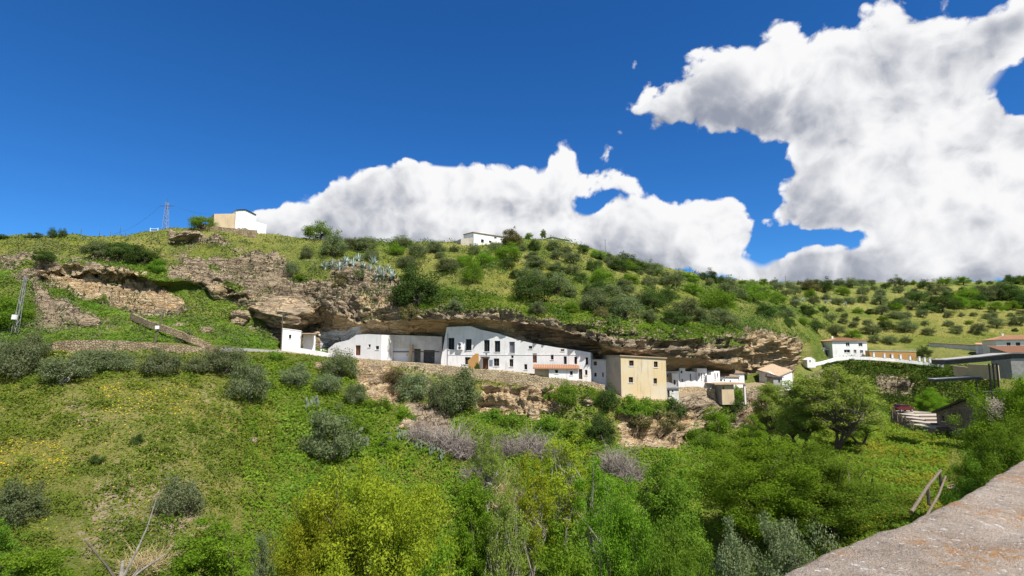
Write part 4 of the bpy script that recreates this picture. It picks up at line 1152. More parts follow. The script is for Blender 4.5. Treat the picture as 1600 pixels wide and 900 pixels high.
def proto(kind, var):
    key = (kind, var)
    if key in PROTO: return PROTO[key]
    rng = np.random.default_rng(abs(hash_str(kind)) % 9999 + var * 77)
    S = {  # H, W, h0, clumps, leaves, clump radius, leaf size, aspect, trunk radius, limbs, multi, taper
        'olive': (4.5, 5.2, .3, 50, 8500, .14, .19, .42, .16, 12, 2, 0),
        'round': (6, 7, -.2, 70, 16000, .12, .19, .55, .22, 10, 3, 0),
        'broad': (11, 12, .1, 230, 85000, .07, .135, .55, .24, 40, 3, .12),
        'tall': (12, 7, -.3, 170, 46000, .09, .14, .55, .17, 34, 2, .3),
        'airy': (10, 7, .8, 150, 17000, .07, .15, .5, .11, 70, 3, .25),
        'shrub': (1.8, 2.6, -.25, 26, 3600, .15, .13, .5, .05, 8, 3, 0)}[kind]
    H, W, h0, nc, nl, rr_, ls, asp, r0, nb, multi, tp = S
    P, tone, c, rr, N = crown_points(rng, H, W, h0, nc, nl, rr_, shell={'airy': .2, 'broad': .35, 'tall': .3}.get(kind, .5), lump=.6 if kind in ('broad', 'tall') else .35, taper=tp, dome=kind in ('olive', 'round', 'shrub'))
    V, Q = leaf_quads(P, ls * (.45 + 1.1 * rng.random(nl) ** 1.5), rng, asp, N)
    me = np_mesh(kind + '_leaves', V, Q, {'tone': tone})
    tm = limbs(rng, H, max(h0, .3), c, rr, r0, nb, multi=multi).mesh(kind + '_wood')
    PROTO[key] = (me, tm, H, W)
    return PROTO[key]
def hash_str(s):
    h = 7
    for ch in s: h = (h * 131 + ord(ch)) & 0x7fffffff
    return h
PNAMES = {'olive': 'olive_tree', 'round': 'evergreen_tree', 'broad': 'leafy_tree', 'tall': 'tall_tree', 'airy': 'slender_tree', 'shrub': 'shrub'}
def set_tree(kind, var, base, h, w, label, mat, group=None, name=None, wood='bark', rz=None, cat=None):
    me, tm, H, W = proto(kind, var)
    e = empty(name or PNAMES[kind], base, label, cat or ('shrub' if kind == 'shrub' else 'tree'), group, RNG.random() * 6.28 if rz is None else rz)
    e.scale = (w / W, w / W, h / H)
    link('foliage' if kind == 'shrub' else 'crown', me, MATS[mat], e)
    link('stem' if kind == 'shrub' else 'trunk', tm, MATS[wood], e)
    return e
NV = {'olive': 5, 'round': 2, 'broad': 3, 'tall': 3, 'airy': 3, 'shrub': 4}
_vi = [0]
def plant(kind, px, py, hpx, wpx, label, mat, group=None, **kw):
    """rooted on the land at photo place (px, py), so tall and so wide in photo pixels"""
    b = hit(px, py)
    k = b.y / FPX
    _vi[0] += 1
    return set_tree(kind, kw.pop('var', _vi[0] % NV[kind]), b - Vector((0, 0, .12)), hpx * k, wpx * k, label, MATKEY(mat), group, **kw)
def MATKEY(m): return m if m.startswith(('leaf', 'twig')) else 'leaf_' + m
def plant_top(kind, px, top, Y, wpx, label, mat, group=None, **kw):
    """standing in the gorge at distance Y with its tip at photo place (px, top)"""
    p = at(px, top, Y)
    z = ground(p.x, p.y)
    _vi[0] += 1
    return set_tree(kind, kw.pop('var', _vi[0] % NV[kind]), Vector((p.x, p.y, z - .15)), max(1.0, p.z - z), wpx * Y / FPX, label, MATKEY(mat), group, **kw)

# --- big trees of the gorge, nearest first
plant_top('broad', 590, 688, 40, 310, 'big round yellow-green tree filling the lower centre', 'lime', var=0)
plant_top('broad', 500, 745, 38, 200, 'yellow-green tree lower left of the big round yellow-green one', 'lime', var=1)
plant_top('tall', 738, 715, 46, 105, 'upright light green tree right of the big yellow-green tree', 'bright')
plant_top('tall', 880, 795, 31, 190, 'bright green leafy tree at the bottom edge, left of the fig green pair', 'bright')
plant_top('tall', 690, 822, 30, 180, 'bright green tree at the bottom edge below the yellow-green crown', 'bright')
plant_top('tall', 780, 838, 28, 140, 'small bright green tree at the bottom edge between two taller ones', 'green')
plant_top('broad', 965, 740, 37, 190, 'dense green tree in the lower centre right with ragged top', 'bright', var=2)
plant_top('tall', 1040, 688, 46, 150, 'tall dark green tree reaching up towards the pale rock ledge', 'green')
plant_top('broad', 1050, 790, 34, 190, 'green tree at the bottom edge beside the grey olive', 'green', var=1)
plant_top('broad', 1185, 668, 56, 270, 'wide domed mid green tree right of centre', 'bright', var=0)
plant_top('broad', 1285, 690, 54, 240, 'lower domed mid green tree merging with the wide domed one', 'green', var=2)
plant_top('broad', 1215, 768, 31, 250, 'grey-green bushy olive at the bottom edge by the parapet', 'silver', var=0, name='olive_tree')
plant_top('tall', 1140, 790, 31, 130, 'smaller grey-green olive left of the bushy bottom olive', 'silver', var=1, name='olive_tree')
plant_top('airy', 880, 655, 58, 130, 'airy yellow-green tree with pale stems in mid gorge', 'lime', wood='bark_pale')
plant_top('airy', 830, 690, 52, 110, 'thin lime tree beside the airy pale stemmed tree', 'lime', wood='bark_pale')
plant_top('airy', 930, 695, 50, 110, 'thin bright tree right of the airy pale stemmed tree', 'bright', wood='bark_pale')
plant_top('airy', 762, 645, 64, 70, 'slim half bare tree with a white trunk among grey brambles', 'pale', wood='bark_pale')
plant_top('airy', 790, 730, 44, 100, 'loose olive-coloured sapling below the grey brambles', 'pale', wood='bark_pale')
plant_top('airy', 1295, 560, 80, 175, 'tall pale green tree with forked dark trunk in front of the ivy cliff', 'pale', var=1)
plant_top('tall', 1245, 576, 84, 110, 'pale green tree leaning left of the tall forked one', 'pale', var=1)
plant_top('tall', 1205, 585, 92, 85, 'light green tree in front of the half hidden white cottage', 'pale', var=0)
plant_top('tall', 1340, 596, 84, 90, 'thin greyish green tree right of the tall forked one', 'pale', var=2)
plant_top('tall', 1175, 640, 70, 70, 'bright green tree below the row of white houses', 'bright')
plant_top('broad', 1590, 572, 46, 225, 'large fresh green tree at the right edge over the parapet', 'bright', var=1)
plant_top('broad', 1640, 600, 42, 200, 'leafy tree cut by the right edge of the view', 'green', var=0)
plant_top('broad', 1572, 655, 40, 150, 'lower fresh green tree right of the stone house', 'green', var=2)
plant_top('broad', 1528, 690, 41, 140, 'low shaded green tree behind the log handrail', 'green', var=1)
plant_top('broad', 1452, 603, 118, 66, 'small round light green tree above the stepped gravel ground', 'bright', var=2)
plant_top('tall', 330, 795, 36, 170, 'grassy green young tree at the bottom edge left of the yellow-green tree', 'bright')
plant_top('tall', 60, 830, 31, 190, 'bright leafy tree in the bottom left corner', 'bright')
plant_top('tall', -10, 800, 33, 120, 'bright leafy tree cut by the left bottom edge', 'green')
plant_top('airy', 415, 800, 37, 50, 'small grey feathery shrub tree left of the yellow-green tree', 'silver')
# --- left meadow
plant('olive', 25, 592, 85, 80, 'large grey-green olive at the left edge of the meadow', 'silver')
plant('olive', -12, 580, 70, 70, 'grey olive half cut by the left edge above the meadow', 'silver')
plant('olive', 50, 560, 52, 50, 'olive just behind the large left edge olive', 'olive')
plant('olive', 100, 598, 62, 92, 'wide olive showing a forked pale trunk in the left meadow', 'silver', wood='bark_pale')
plant('olive', 142, 578, 44, 55, 'olive under the left end of the field wall, right of the forked one', 'silver')
plant('olive', 184, 580, 46, 60, 'second olive along the field wall right of the forked one', 'silver')
plant('olive', 250, 585, 50, 66, 'rounded olive under the middle of the field wall', 'silver')
plant('olive', 306, 583, 34, 44, 'small olive between the rounded one and the broad one', 'silver')
plant('olive', 348, 584, 60, 74, 'broad olive at the right end of the field wall', 'silver')
plant('olive', 388, 628, 78, 66, 'tall grey olive standing lower on the slope than its neighbours', 'silver')
plant('shrub', 290, 535, 28, 38, 'round grey-green bush on the path above the field wall', 'silver')
plant('olive', 462, 604, 44, 55, 'olive below the flat white hut', 'silver')
plant('olive', 532, 590, 52, 66, 'dark olive directly under the white cave house', 'olive')
plant('olive', 512, 614, 42, 50, 'grey olive below the dark one under the cave house', 'silver')
plant('olive', 555, 630, 40, 44, 'narrow olive at the meadow edge below the retaining wall', 'olive')
plant('round', 515, 718, 100, 96, 'big dark rounded bush alone at the meadow edge', 'olive', var=1, name='large_bush', cat='bush')
plant('round', 30, 815, 78, 84, 'dark grey olive bush at the lower left edge', 'olive', var=0, name='large_bush', cat='bush')
plant('olive', 280, 804, 66, 78, 'greyish bush with warm tips in the lower left meadow', 'silver', name='large_bush', cat='bush')
for k, (px, py, h, w, lb) in enumerate([(215, 692, 22, 24, 'small dark shrub in the middle of the meadow'), (150, 724, 18, 30, 'low dark shrub left of the meadow middle'), (298, 674, 18, 16, 'tiny upright shrub on the meadow'),
        (118, 650, 9, 14, 'tiny yellow-green tuft on a bare patch of the meadow'), (430, 560, 16, 30, 'low green shrub beside the path kerb')]):
    plant('shrub', px, py, h, w, lb, 'gold' if 'yellow' in lb else 'dark' if 'dark' in lb else 'green')
# --- around the cliff foot
for kind, px, py, h, w, mat, lb in [
    ('round', 715, 645, 84, 84, 'olive', 'large dark olive before the retaining wall of the long house'), ('olive', 645, 628, 58, 62, 'silver', 'grey olive left of the large dark olive under the houses'),
    ('olive', 690, 640, 60, 50, 'olive', 'slimmer olive touching the large dark olive'), ('olive', 620, 600, 32, 40, 'russet', 'brownish bush against the retaining wall'),
    ('olive', 885, 634, 44, 44, 'green', 'green bush on the ledge below the annex'), ('shrub', 860, 622, 24, 30, 'green', 'low bush at the corner of the rock ledge'),
    ('round', 938, 690, 52, 52, 'dark', 'dark green bush on the rocks below the yellow building'), ('olive', 950, 636, 40, 44, 'dark', 'bush at the left foot of the yellow building'),
    ('olive', 925, 630, 28, 30, 'green', 'small bush beside the short masonry wall'), ('shrub', 985, 645, 32, 50, 'green', 'spreading bush under the left of the yellow building'),
    ('shrub', 1018, 648, 34, 50, 'green', 'spreading bush under the middle of the yellow building'), ('shrub', 1052, 648, 38, 48, 'dark', 'spreading bush under the cream lean-to shed'),
    ('shrub', 1000, 668, 26, 50, 'russet', 'dry brown bush hanging over the ledge'), ('shrub', 1045, 666, 26, 44, 'russet', 'dry brown bush right of the hanging one'),
    ('olive', 1122, 676, 46, 60, 'bright', 'bright bush at the bottom of the tan rock gully'), ('olive', 1140, 645, 34, 50, 'dark', 'dark bush below the bare masonry hut'),
    ('shrub', 1152, 622, 24, 22, 'bright', 'climbing bush beside the bare masonry hut'), ('olive', 1100, 700, 40, 60, 'green', 'low green bush under the rock gully'),
    ('shrub', 800, 665, 26, 60, 'green', 'ivy-like bush along the foot of the layered rock'), ('shrub', 770, 655, 24, 50, 'green', 'leafy bush left at the foot of the layered rock'),
    ('shrub', 855, 672, 26, 50, 'green', 'leafy bush right of the pale slab of rock'), ('shrub', 900, 690, 34, 60, 'green', 'leafy bush left of the dark green rock bush'),
    ('shrub', 590, 640, 24, 50, 'green', 'green bush on the slope under the left retaining wall'), ('shrub', 630, 655, 24, 44, 'bright', 'bright bush on the slope below the grey olive'),
    ('shrub', 560, 680, 28, 50, 'green', 'green bush right of the big dark meadow bush'), ('shrub', 600, 700, 24, 50, 'bright', 'bright low bush among the prickly pears')]:
    plant(kind, px, py, h, w, 'dense ' + lb if lb.startswith('bush') else lb, mat, name=None if kind == 'shrub' else 'bush' if 'bush' in lb else None, cat='bush' if 'bush' in lb else None)
# --- cliff top and ridge, by hand
for kind, px, py, h, w, mat, lb in [
    ('round', 650, 476, 76, 92, 'dark', 'large dark rounded evergreen on the cliff edge above the caves'), ('olive', 738, 443, 54, 42, 'green', 'upright tree with clear dark trunk behind the dark evergreen'),
    ('olive', 498, 374, 36, 54, 'green', 'spreading tree on the skyline right of the farmhouse'), ('olive', 521, 400, 48, 46, 'olive', 'olive just below the spreading skyline tree'),
    ('olive', 552, 390, 28, 40, 'olive', 'olive on the skyline two places right of the spreading tree'), ('olive', 572, 392, 30, 40, 'olive', 'olive right of the skyline olives above the agaves'),
    ('olive', 580, 408, 26, 34, 'silver', 'grey olive directly above the agaves'), ('olive', 628, 386, 22, 48, 'olive', 'olive pair on the skyline above the dark evergreen'),
    ('olive', 682, 396, 22, 34, 'olive', 'small olive with visible trunk on the open ridge slope'), ('olive', 636, 420, 30, 42, 'olive', 'olive left above the dark evergreen'),
    ('olive', 700, 425, 30, 46, 'olive', 'olive between the dark evergreen and the upright tree'), ('round', 799, 383, 36, 38, 'russet', 'dark round tree beside the white ridge villa'),
    ('olive', 826, 366, 13, 16, 'green', 'small skyline tree right of the dark round ridge tree'), ('tall', 849, 373, 18, 14, 'green', 'slim skyline tree left of the far pale house'),
    ('round', 833, 392, 24, 26, 'dark', 'dark clump below the bare ridge knoll'), ('olive', 315, 355, 28, 48, 'green', 'leafy tree left of the white farmhouse on the ridge'),
    ('shrub', 379, 357, 12, 18, 'dark', 'small bush against the white farmhouse'), ('olive', 82, 371, 20, 16, 'dark', 'dark small skyline tree, left one of the pair'),
    ('olive', 97, 371, 18, 15, 'dark', 'dark small skyline tree, right one of the pair'), ('shrub', 55, 372, 11, 34, 'dark', 'low skyline bush left of the small tree pair'), ('shrub', 8, 372, 8, 24, 'dark', 'low bush at the left end of the skyline'),
    ('round', 68, 408, 24, 40, 'dark', 'dark round bush above the pale left rock face'), ('round', 150, 398, 30, 50, 'olive', 'bushy thicket plant left on the upper left slope'),
    ('round', 190, 402, 34, 60, 'dark', 'bushy thicket plant in the middle of the upper left slope'), ('round', 222, 412, 38, 60, 'dark', 'tall thicket plant right on the upper left slope'),
    ('round', 245, 425, 28, 34, 'green', 'green thicket plant spilling down towards the rock'), ('round', 20, 512, 60, 80, 'green', 'dark green bush below the lattice pole at the left edge'),
    ('shrub', 160, 470, 14, 18, 'green', 'little bush on the grassy ledge of the left rocks'), ('olive', 480, 404, 26, 24, 'olive', 'small olive left of the agaves'), ('olive', 455, 432, 34, 26, 'olive', 'narrow bush on the rocks left of the agaves'),
    ('shrub', 470, 438, 14, 30, 'green', 'low green bush above the grey rock slab'), ('shrub', 532, 448, 26, 32, 'russet', 'brownish bush under the agaves on the cliff'), ('shrub', 560, 432, 18, 24, 'olive', 'bush between the two agave clumps'),
    ('shrub', 710, 482, 26, 30, 'olive', 'grey bush right of the dark evergreen on the lip'), ('shrub', 640, 496, 26, 40, 'russet', 'dry bush hanging below the dark evergreen'), ('olive', 840, 492, 30, 30, 'olive', 'bush on the lip above the long white house'),
    ('shrub', 746, 577, 14, 12, 'dark', 'potted dark plant beside the ochre stair wall'), ('olive', 1444, 558, 22, 23, 'dark', 'dark tree right of the ochre garden building'), ('round', 1266, 456, 24, 32, 'russet', 'big dark tree standing up from the far right skyline'),
    ('shrub', 1407, 557, 6, 9, 'green', 'clipped bush behind the white pillars'), ('shrub', 1542, 552, 10, 13, 'green', 'bush at the corner of the barn')]:
    plant(kind, px, py, h, w, lb, mat, name='bush' if 'bush' in lb and kind != 'shrub' else None, cat='bush' if 'bush' in lb else None)
# --- olives of the slopes
ORD = ['first', 'second', 'third', 'fourth', 'fifth', 'sixth', 'seventh', 'eighth', 'ninth', 'tenth', 'eleventh', 'twelfth', 'thirteenth', 'fourteenth', 'fifteenth', 'sixteenth', 'seventeenth', 'eighteenth', 'nineteenth', 'twentieth',
       'twenty-first', 'twenty-second', 'twenty-third', 'twenty-fourth', 'twenty-fifth', 'twenty-sixth', 'twenty-seventh', 'twenty-eighth', 'twenty-ninth', 'thirtieth', 'thirty-first', 'thirty-second', 'thirty-third', 'thirty-fourth', 'thirty-fifth', 'thirty-sixth', 'thirty-seventh', 'thirty-eighth', 'thirty-ninth', 'fortieth', 'forty-first', 'forty-second', 'forty-third', 'forty-fourth', 'forty-fifth', 'forty-sixth', 'forty-seventh', 'forty-eighth', 'forty-ninth', 'fiftieth']
def scatter(region, poly, bands, sizefn, gap, group, seed, bush=.2, mats=('olive', 'olive', 'silver', 'olive', 'dark', 'green')):
    rng = random.Random(seed)
    xs, ys = [p[0] for p in poly], [p[1] for p in poly]
    pts = []
    X = np.array([rng.uniform(min(xs), max(xs)) for _ in range(5000)]); Yp = np.array([rng.uniform(min(ys), max(ys)) for _ in range(5000)])
    ok = inpoly(X, Yp, poly)
    for x, y in zip(X[ok], Yp[ok]):
        s = sizefn(x, y)
        if any(abs(x - a) < gap * (s + c) * .5 and abs(y - b) < gap * (s + c) * .27 for a, b, c in pts): continue
        pts.append((float(x), float(y), s * min(1.7, max(.6, rng.lognormvariate(0, .28)))))
    y0, y1 = min(ys), max(ys)
    rows = {}
    for x, y, s in pts:
        rows.setdefault(min(len(bands) - 1, int((y - y0) / (y1 - y0 + 1e-6) * len(bands))), []).append((x, y, s))
    for b, lst in rows.items():
        lst.sort()
        for k, (x, y, s) in enumerate(lst):
            bushy = rng.random() < bush
            mat = rng.choice(mats)
            plant('round' if bushy else 'olive', x, y, s * rng.uniform(.72, .95) * (.8 if bushy else 1), s * rng.uniform(.95, 1.25), '%s in the %s of %s, %s from left' % ('bush' if bushy else 'olive', bands[b], region, ORD[min(k, 49)]),
                  mat, group, name='bush' if bushy else None, cat='bush' if bushy else None)
scatter('the central hill', [(590,398),(720,388),(800,392),(880,385),(960,410),(1080,445),(1190,462),(1230,500),(1160,505),(1060,500),(1000,478),(900,470),(850,455),(760,430),(690,410)],
        ['upper band', 'second band', 'third band', 'lower band'], lambda x, y: 21 + (y - 385) * .2 + (3 if x > 900 else 0), .78, 'olives on the central hill', 3, .33)
scatter('the cliff lip thicket', [(800,440),(900,455),(1000,470),(1060,495),(1140,512),(1060,515),(960,502),(880,492),(800,470)],
        ['upper edge', 'lower edge'], lambda x, y: 40, .7, 'plants in the cliff lip thicket', 8, .5, ('olive', 'olive', 'dark', 'green', 'russet'))
scatter('the sloping right ridge', [(930,400),(1000,417),(1080,435),(1160,444),(1160,452),(1080,446),(1000,430),(930,412)], ['crest'], lambda x, y: 19, .6, 'olives along the sloping right ridge', 12)
scatter('the far right crest', [(1160,445),(1300,446),(1460,445),(1625,442),(1625,464),(1460,466),(1300,468),(1160,462)], ['top row', 'second row', 'third row'], lambda x, y: 13.5 + (y - 440) * .22, .86, 'olives on the far right crest', 5, .1)
scatter('the far right grove', [(1205,468),(1330,470),(1400,478),(1400,540),(1362,538),(1300,525),(1230,515)], ['upper row', 'middle row', 'lower row'], lambda x, y: 19, .98, 'olives in the far right grove', 6, .15)
scatter('the far golden slope', [(1400,494),(1625,492),(1625,528),(1560,522),(1450,530),(1400,538)], ['upper row', 'lower row'], lambda x, y: 18, 1.2, 'olives on the far golden slope', 7, .1)
scatter('the far right dark wood', [(1395,478),(1470,468),(1625,464),(1625,490),(1500,490),(1400,488)], ['back', 'front'], lambda x, y: 32, .62, 'trees of the far right dark wood', 9, .4, ('dark', 'dark', 'olive', 'green'))
# ------------------------------------------------------------------ agaves, prickly pears, brambles
def agave_mesh(seed):
    r = random.Random(seed)
    V, Q, T = [], [], []
    for k in range(34):
        a = r.uniform(0, 6.28); el = r.uniform(.25, 1.35); L = r.uniform(.9, 1.5); w = .09
        d = Vector((math.cos(a) * math.cos(el), math.sin(a) * math.cos(el), math.sin(el))); s = Vector((-math.sin(a), math.cos(a), 0))
        tone = r.random()
        for t0, t1 in ((0, .35), (.35, .75), (.75, 1)):
            def pt(t): return d * L * t + Vector((0, 0, -.22 * t * t * L * math.cos(el)))
            wa, wb = w * (1 - t0 ** 1.6), w * (1 - t1 ** 1.6) + .004
            n = len(V)
            V += [tuple(pt(t0) - s * wa), tuple(pt(t0) + s * wa), tuple(pt(t1) + s * wb), tuple(pt(t1) - s * wb)]
            Q.append((n, n + 1, n + 2, n + 3)); T.append(tone)
    return np_mesh('agave_leaves', V, Q, {'tone': T})
AG = [agave_mesh(s) for s in (1, 2, 3)]
def core_mesh():
    m = MB(); m.tube([(0, 0, -.3), (0, 0, .05), (0, 0, .3)], [.2, .24, .05], 7); return m.mesh('agave_core')
AGC = core_mesh()
def agave(px, py, wpx, label, group):
    b = hit(px, py); k = wpx * b.y / FPX / 2.3
    e = empty('agave', b, label, 'agave', group, RNG.random() * 6.28); e.scale = (k, k, k)
    link('leaves', AG[int(RNG.integers(3))], MATS['leaf_agave'], e); link('core', AGC, MATS['leaf_agave'], e)
L1 = [(508, 420), (520, 417), (531, 420), (541, 412), (552, 415), (560, 408), (568, 420), (578, 424), (584, 413), (592, 426), (599, 432), (606, 426), (612, 433), (588, 436)]
for k, (px, py) in enumerate(sorted(L1)):
    agave(px, py, 27, 'blue-grey agave in the clump on the cliff top, %s from the left' % ORD[k], 'agaves in the clump on the cliff top')
for k, (px, py) in enumerate([(1243, 472), (1255, 471), (1290, 474), (1300, 473), (1321, 477)]):
    agave(px, py, 14, 'small blue-grey agave on the far right hill, %s from the left' % ORD[k], 'agaves on the far right hill')
def cactus_mesh(seed):
    r = random.Random(seed); m = MB()
    pads = [(Vector((0, 0, .25)), 0, .35)]
    for k in range(22):
        p, lv, s = r.choice(pads)
        if lv > 4: continue
        q = p + Vector((r.uniform(-.4, .4), r.uniform(-.4, .4), r.uniform(.2, .5)))
        pads.append((q, lv + 1, .3))
    for p, lv, s in pads:
        a = r.uniform(0, 3.14); t = r.uniform(-.5, .5)
        M = Matrix.Translation(p) @ Matrix.Rotation(a, 4, 'Z') @ Matrix.Rotation(t, 4, 'Y')
        ring = [(.2 * math.cos(i * math.pi / 4), .3 * math.sin(i * math.pi / 4)) for i in range(8)]
        n = len(m.v)
        m.v += [tuple(M @ Vector((x, -.035, z))) for x, z in ring] + [tuple(M @ Vector((x, .035, z))) for x, z in ring]
        m.f += [tuple(range(n, n + 8)), tuple(range(n + 15, n + 7, -1))] + [(n + i, n + (i + 1) % 8, n + 8 + (i + 1) % 8, n + 8 + i) for i in range(8)]
    return m.mesh('cactus_pads')
CA = [cactus_mesh(s) for s in (4, 5, 6)]
for k, (px, py, lb) in enumerate([(560, 690, 'prickly pear beside the big dark meadow bush'), (572, 700, 'prickly pear right of the one by the dark bush'), (608, 694, 'prickly pear under the small rock outcrop'), (625, 690, 'prickly pear close to the small rock outcrop'),
        (655, 706, 'prickly pear at the left of the row below the outcrop'), (672, 712, 'prickly pear in the middle of the row below the outcrop'), (690, 722, 'prickly pear at the right of the row below the outcrop'), (480, 640, 'prickly pear alone below the grey olive'), (495, 636, 'prickly pear just right of the lone one')]):
    b = hit(px, py); s = 14 * b.y / FPX / 1.5
    e = empty('prickly_pear', b - Vector((0, 0, .1)), 'pale ' + lb, 'cactus', 'prickly pears on the slope', RNG.random() * 6); e.scale = (s, s, s)
    link('pads', CA[k % 3], MATS['leaf_cactus'], e)
def bramble_mesh(seed, n=700):
    rng = np.random.default_rng(seed)
    V, T = [], []
    a = rng.random(n) * 6.28; r0 = rng.random(n) ** .5 * .9
    P0 = np.stack([np.cos(a) * r0, np.sin(a) * r0, np.zeros(n)], 1)
    d = np.stack([rng.normal(size=n) * .75, rng.normal(size=n) * .75, .35 + 1.1 * rng.random(n)], 1) * (.5 + .6 * rng.random((n, 1)))
    mid = P0 + d * .6 + .12 * rng.normal(size=(n, 3)); end = P0 + d + .3 * rng.normal(size=(n, 3)); end[:, 2] -= .25
    V, Q = [], []
    for A, B, w in ((P0, mid, .014), (mid, end, .009)):
        s = np.cross(B - A, rng.normal(size=(n, 3))); s /= np.linalg.norm(s, axis=1, keepdims=True)
        V.append(np.stack([A - s * w, A + s * w, B + s * w * .6, B - s * w * .6], 1).reshape(-1, 3))
    V = np.concatenate(V)
    return np_mesh('bramble_twigs', V, np.arange(len(V)).reshape(-1, 4), {'tone': np.tile(rng.random(n), 2)})
BR = [bramble_mesh(s) for s in (1, 2, 3)]
for k, (px, py, h, w, mat, lb) in enumerate([(655, 690, 36, 40, 'twig_grey', 'tangled leafless grey bramble left below the retaining wall'), (695, 700, 44, 56, 'twig_grey', 'tall leafless purple-grey bramble under the large dark olive'), (730, 712, 42, 50, 'twig_grey', 'wide leafless grey bramble left of the white trunked tree'),
        (785, 712, 38, 50, 'twig_grey', 'leafless grey bramble right of the white trunked tree'), (832, 706, 38, 50, 'twig_grey', 'leafless grey bramble under the layered rock face'), (860, 715, 30, 40, 'twig_grey', 'low leafless bramble below the pale slab of rock'), (745, 750, 30, 40, 'twig_grey', 'leafless bramble lower in the gorge'),
        (960, 735, 40, 46, 'twig_grey', 'bare grey thicket below the pale rock ledge'), (985, 750, 40, 40, 'twig_grey', 'bare branched thicket right of the other one below the ledge'), (1195, 672, 54, 80, 'twig_tan', 'dry tan bush below the white cottages'), (1215, 668, 44, 50, 'twig_tan', 'smaller dry tan bush right of the larger one'), (820, 830, 60, 40, 'twig_tan', 'upright dry tan reeds in the lower centre'), (790, 800, 70, 40, 'twig_tan', 'thin dry reeds left of the upright tan ones'), (225, 893, 40, 60, 'twig_tan', 'dry straw bush at the bottom left edge')]):
    b = hit(px, py); e = empty('bramble', b - Vector((0, 0, .1)), lb, 'bramble', None, RNG.random() * 6)
    e.scale = (w * b.y / FPX / 2.4, w * b.y / FPX / 2.4, h * b.y / FPX / 1.35)
    link('twigs', BR[k % 3], MATS[mat], e)
# ------------------------------------------------------------------ ground cover nobody could count
def cover(name, label, cat, sel, n, mat, size_px, lift, seed, aspect=.5, up=.6, tonefn=None, lump=.35):
    rng = np.random.default_rng(seed)
    nr, nc = LV.shape[:2]
    A, B, C_, D_ = LV[:-1, :-1], LV[:-1, 1:], LV[1:, 1:], LV[1:, :-1]
    mid = (A + B + C_ + D_) / 4
    px, py = proj(mid)
    area = np.linalg.norm(np.cross(C_ - A, D_ - B), axis=2) / 2
    w = area / np.maximum(mid[..., 1], 12) ** 2
    w = w * sel(px, py, np.repeat(LRID[:-1, None], nc - 1, 1), LROCK[:-1, :-1], LSOIL[:-1, :-1])
    w = w * ((px > -120) & (px < 1720) & (py < 1000) & (mid[..., 1] > 5))
    p = w.ravel() / w.sum()
    f = rng.choice(p.size, n, p=p)
    u, v = rng.random(n)[:, None], rng.random(n)[:, None]
    a, b, c, d = (X.reshape(-1, 3)[f] for X in (A, B, C_, D_))
    P = (a * (1 - u) + b * u) * (1 - v) + (d * (1 - u) + c * u) * v
    bumpy = fbm(P * lump, 4, .6, seed=seed) 
    if name in ('meadow_clumps', 'hill_scrub', 'slope_scrub'):
        kp = bumpy > .08
        P, bumpy = P[kp], bumpy[kp] * 1.6 - .1
        n = len(P)
    hgt = lift * np.clip(.35 + 1.3 * bumpy, 0.03, 1.4) * rng.random(n) ** .7
    P = P + np.stack([0 * hgt, 0 * hgt, hgt], 1)
    s = np.minimum(size_px * P[:, 1] / FPX, .42) * (.55 + .9 * rng.random(n))
    Nn = np.stack([.5 * fbm(P * .8, 2, seed=seed + 1), .5 * fbm(P * .8, 2, seed=seed + 2) - .25, np.full(n, 1.0)], 1)
    Vv, Q = leaf_quads(P, s, rng, aspect, Nn, .55)
    t = np.clip(.5 + .9 * fbm(P * .12, 4, .55, seed=seed + 5) + .45 * (rng.random(n) - .5), 0, 1)
    o = link(name, np_mesh(name, Vv, Q, {'tone': t}), MATS[mat])
    return tag(o, label, cat, kind='stuff')
near = lambda px, py, r, k, s: (r < 5.0) * (r > 1.2) * np.clip(1 - 1.7 * k, .02, 1) * np.clip(1 - 1.0 * s, .08, 1)
cover('meadow_herbs', 'low green herbs and grass covering the meadow slope', 'herbs', near, 215000, 'leaf_herb', 4.2, .32, 3)
cover('gorge_undergrowth', 'tangled green undergrowth between the trees of the gorge', 'undergrowth', lambda px, py, r, k, s: (r < 4.6) * (r > 1.0) * (px > 430) * (px < 1480) * (py > 640) * np.clip(1 - 2 * k, 0, 1), 55000, 'leaf_green', 5.0, 1.5, 4, lump=.25)
cover('bright_undergrowth', 'bright weeds on the slope below the retaining wall', 'undergrowth', lambda px, py, r, k, s: (r < 4.9) * (r > 2) * (px > 380) * (px < 1100) * (py > 565) * np.clip(1 - 2.2 * k, 0, 1), 50000, 'leaf_bright', 4.5, .9, 14, lump=.3)
cover('valley_grass', 'sunny yellow-green grass bank beside the stepped ground', 'grass', lambda px, py, r, k, s: (r < 4.2) * (r > 1.5) * (px > 1250) * (px < 1480) * (py > 600), 60000, 'leaf_gold', 4.5, .6, 6, aspect=.25, up=1.2)
cover('meadow_clumps', 'taller dark green herb clumps patched over the meadow', 'herbs', lambda px, py, r, k, s: (r < 4.5) * (r > 1.5) * (px < 560) * (k < .4) * (s < .6), 80000, 'leaf_weed', 4.2, 1.0, 33, lump=.4)
cover('yellow_flowers', 'yellow blossom scattered over the meadow', 'flowers', lambda px, py, r, k, s: (r < 4.6) * (r > 1.5) * (k < .3) * (.12 + 2.2 * inpoly(px, py, [(0,690),(100,690),(110,740),(0,760)]) + 1.2 * inpoly(px, py, [(150,600),(300,600),(330,650),(160,650)]) + 1.5 * inpoly(px, py, [(375,680),(425,690),(400,720)]) + 3.0 * inpoly(px, py, [(1280,810),(1380,800),(1420,850),(1290,880)])), 7000, 'gold_bloom', 2.2, .4, 7)
cover('hill_herbs', 'low green herbs and grass over the upper hillside', 'herbs', lambda px, py, r, k, s: (r > 9.9) * (r < 15) * (1 - .92 * k), 100000, 'leaf_herb', 3.0, .3, 8)
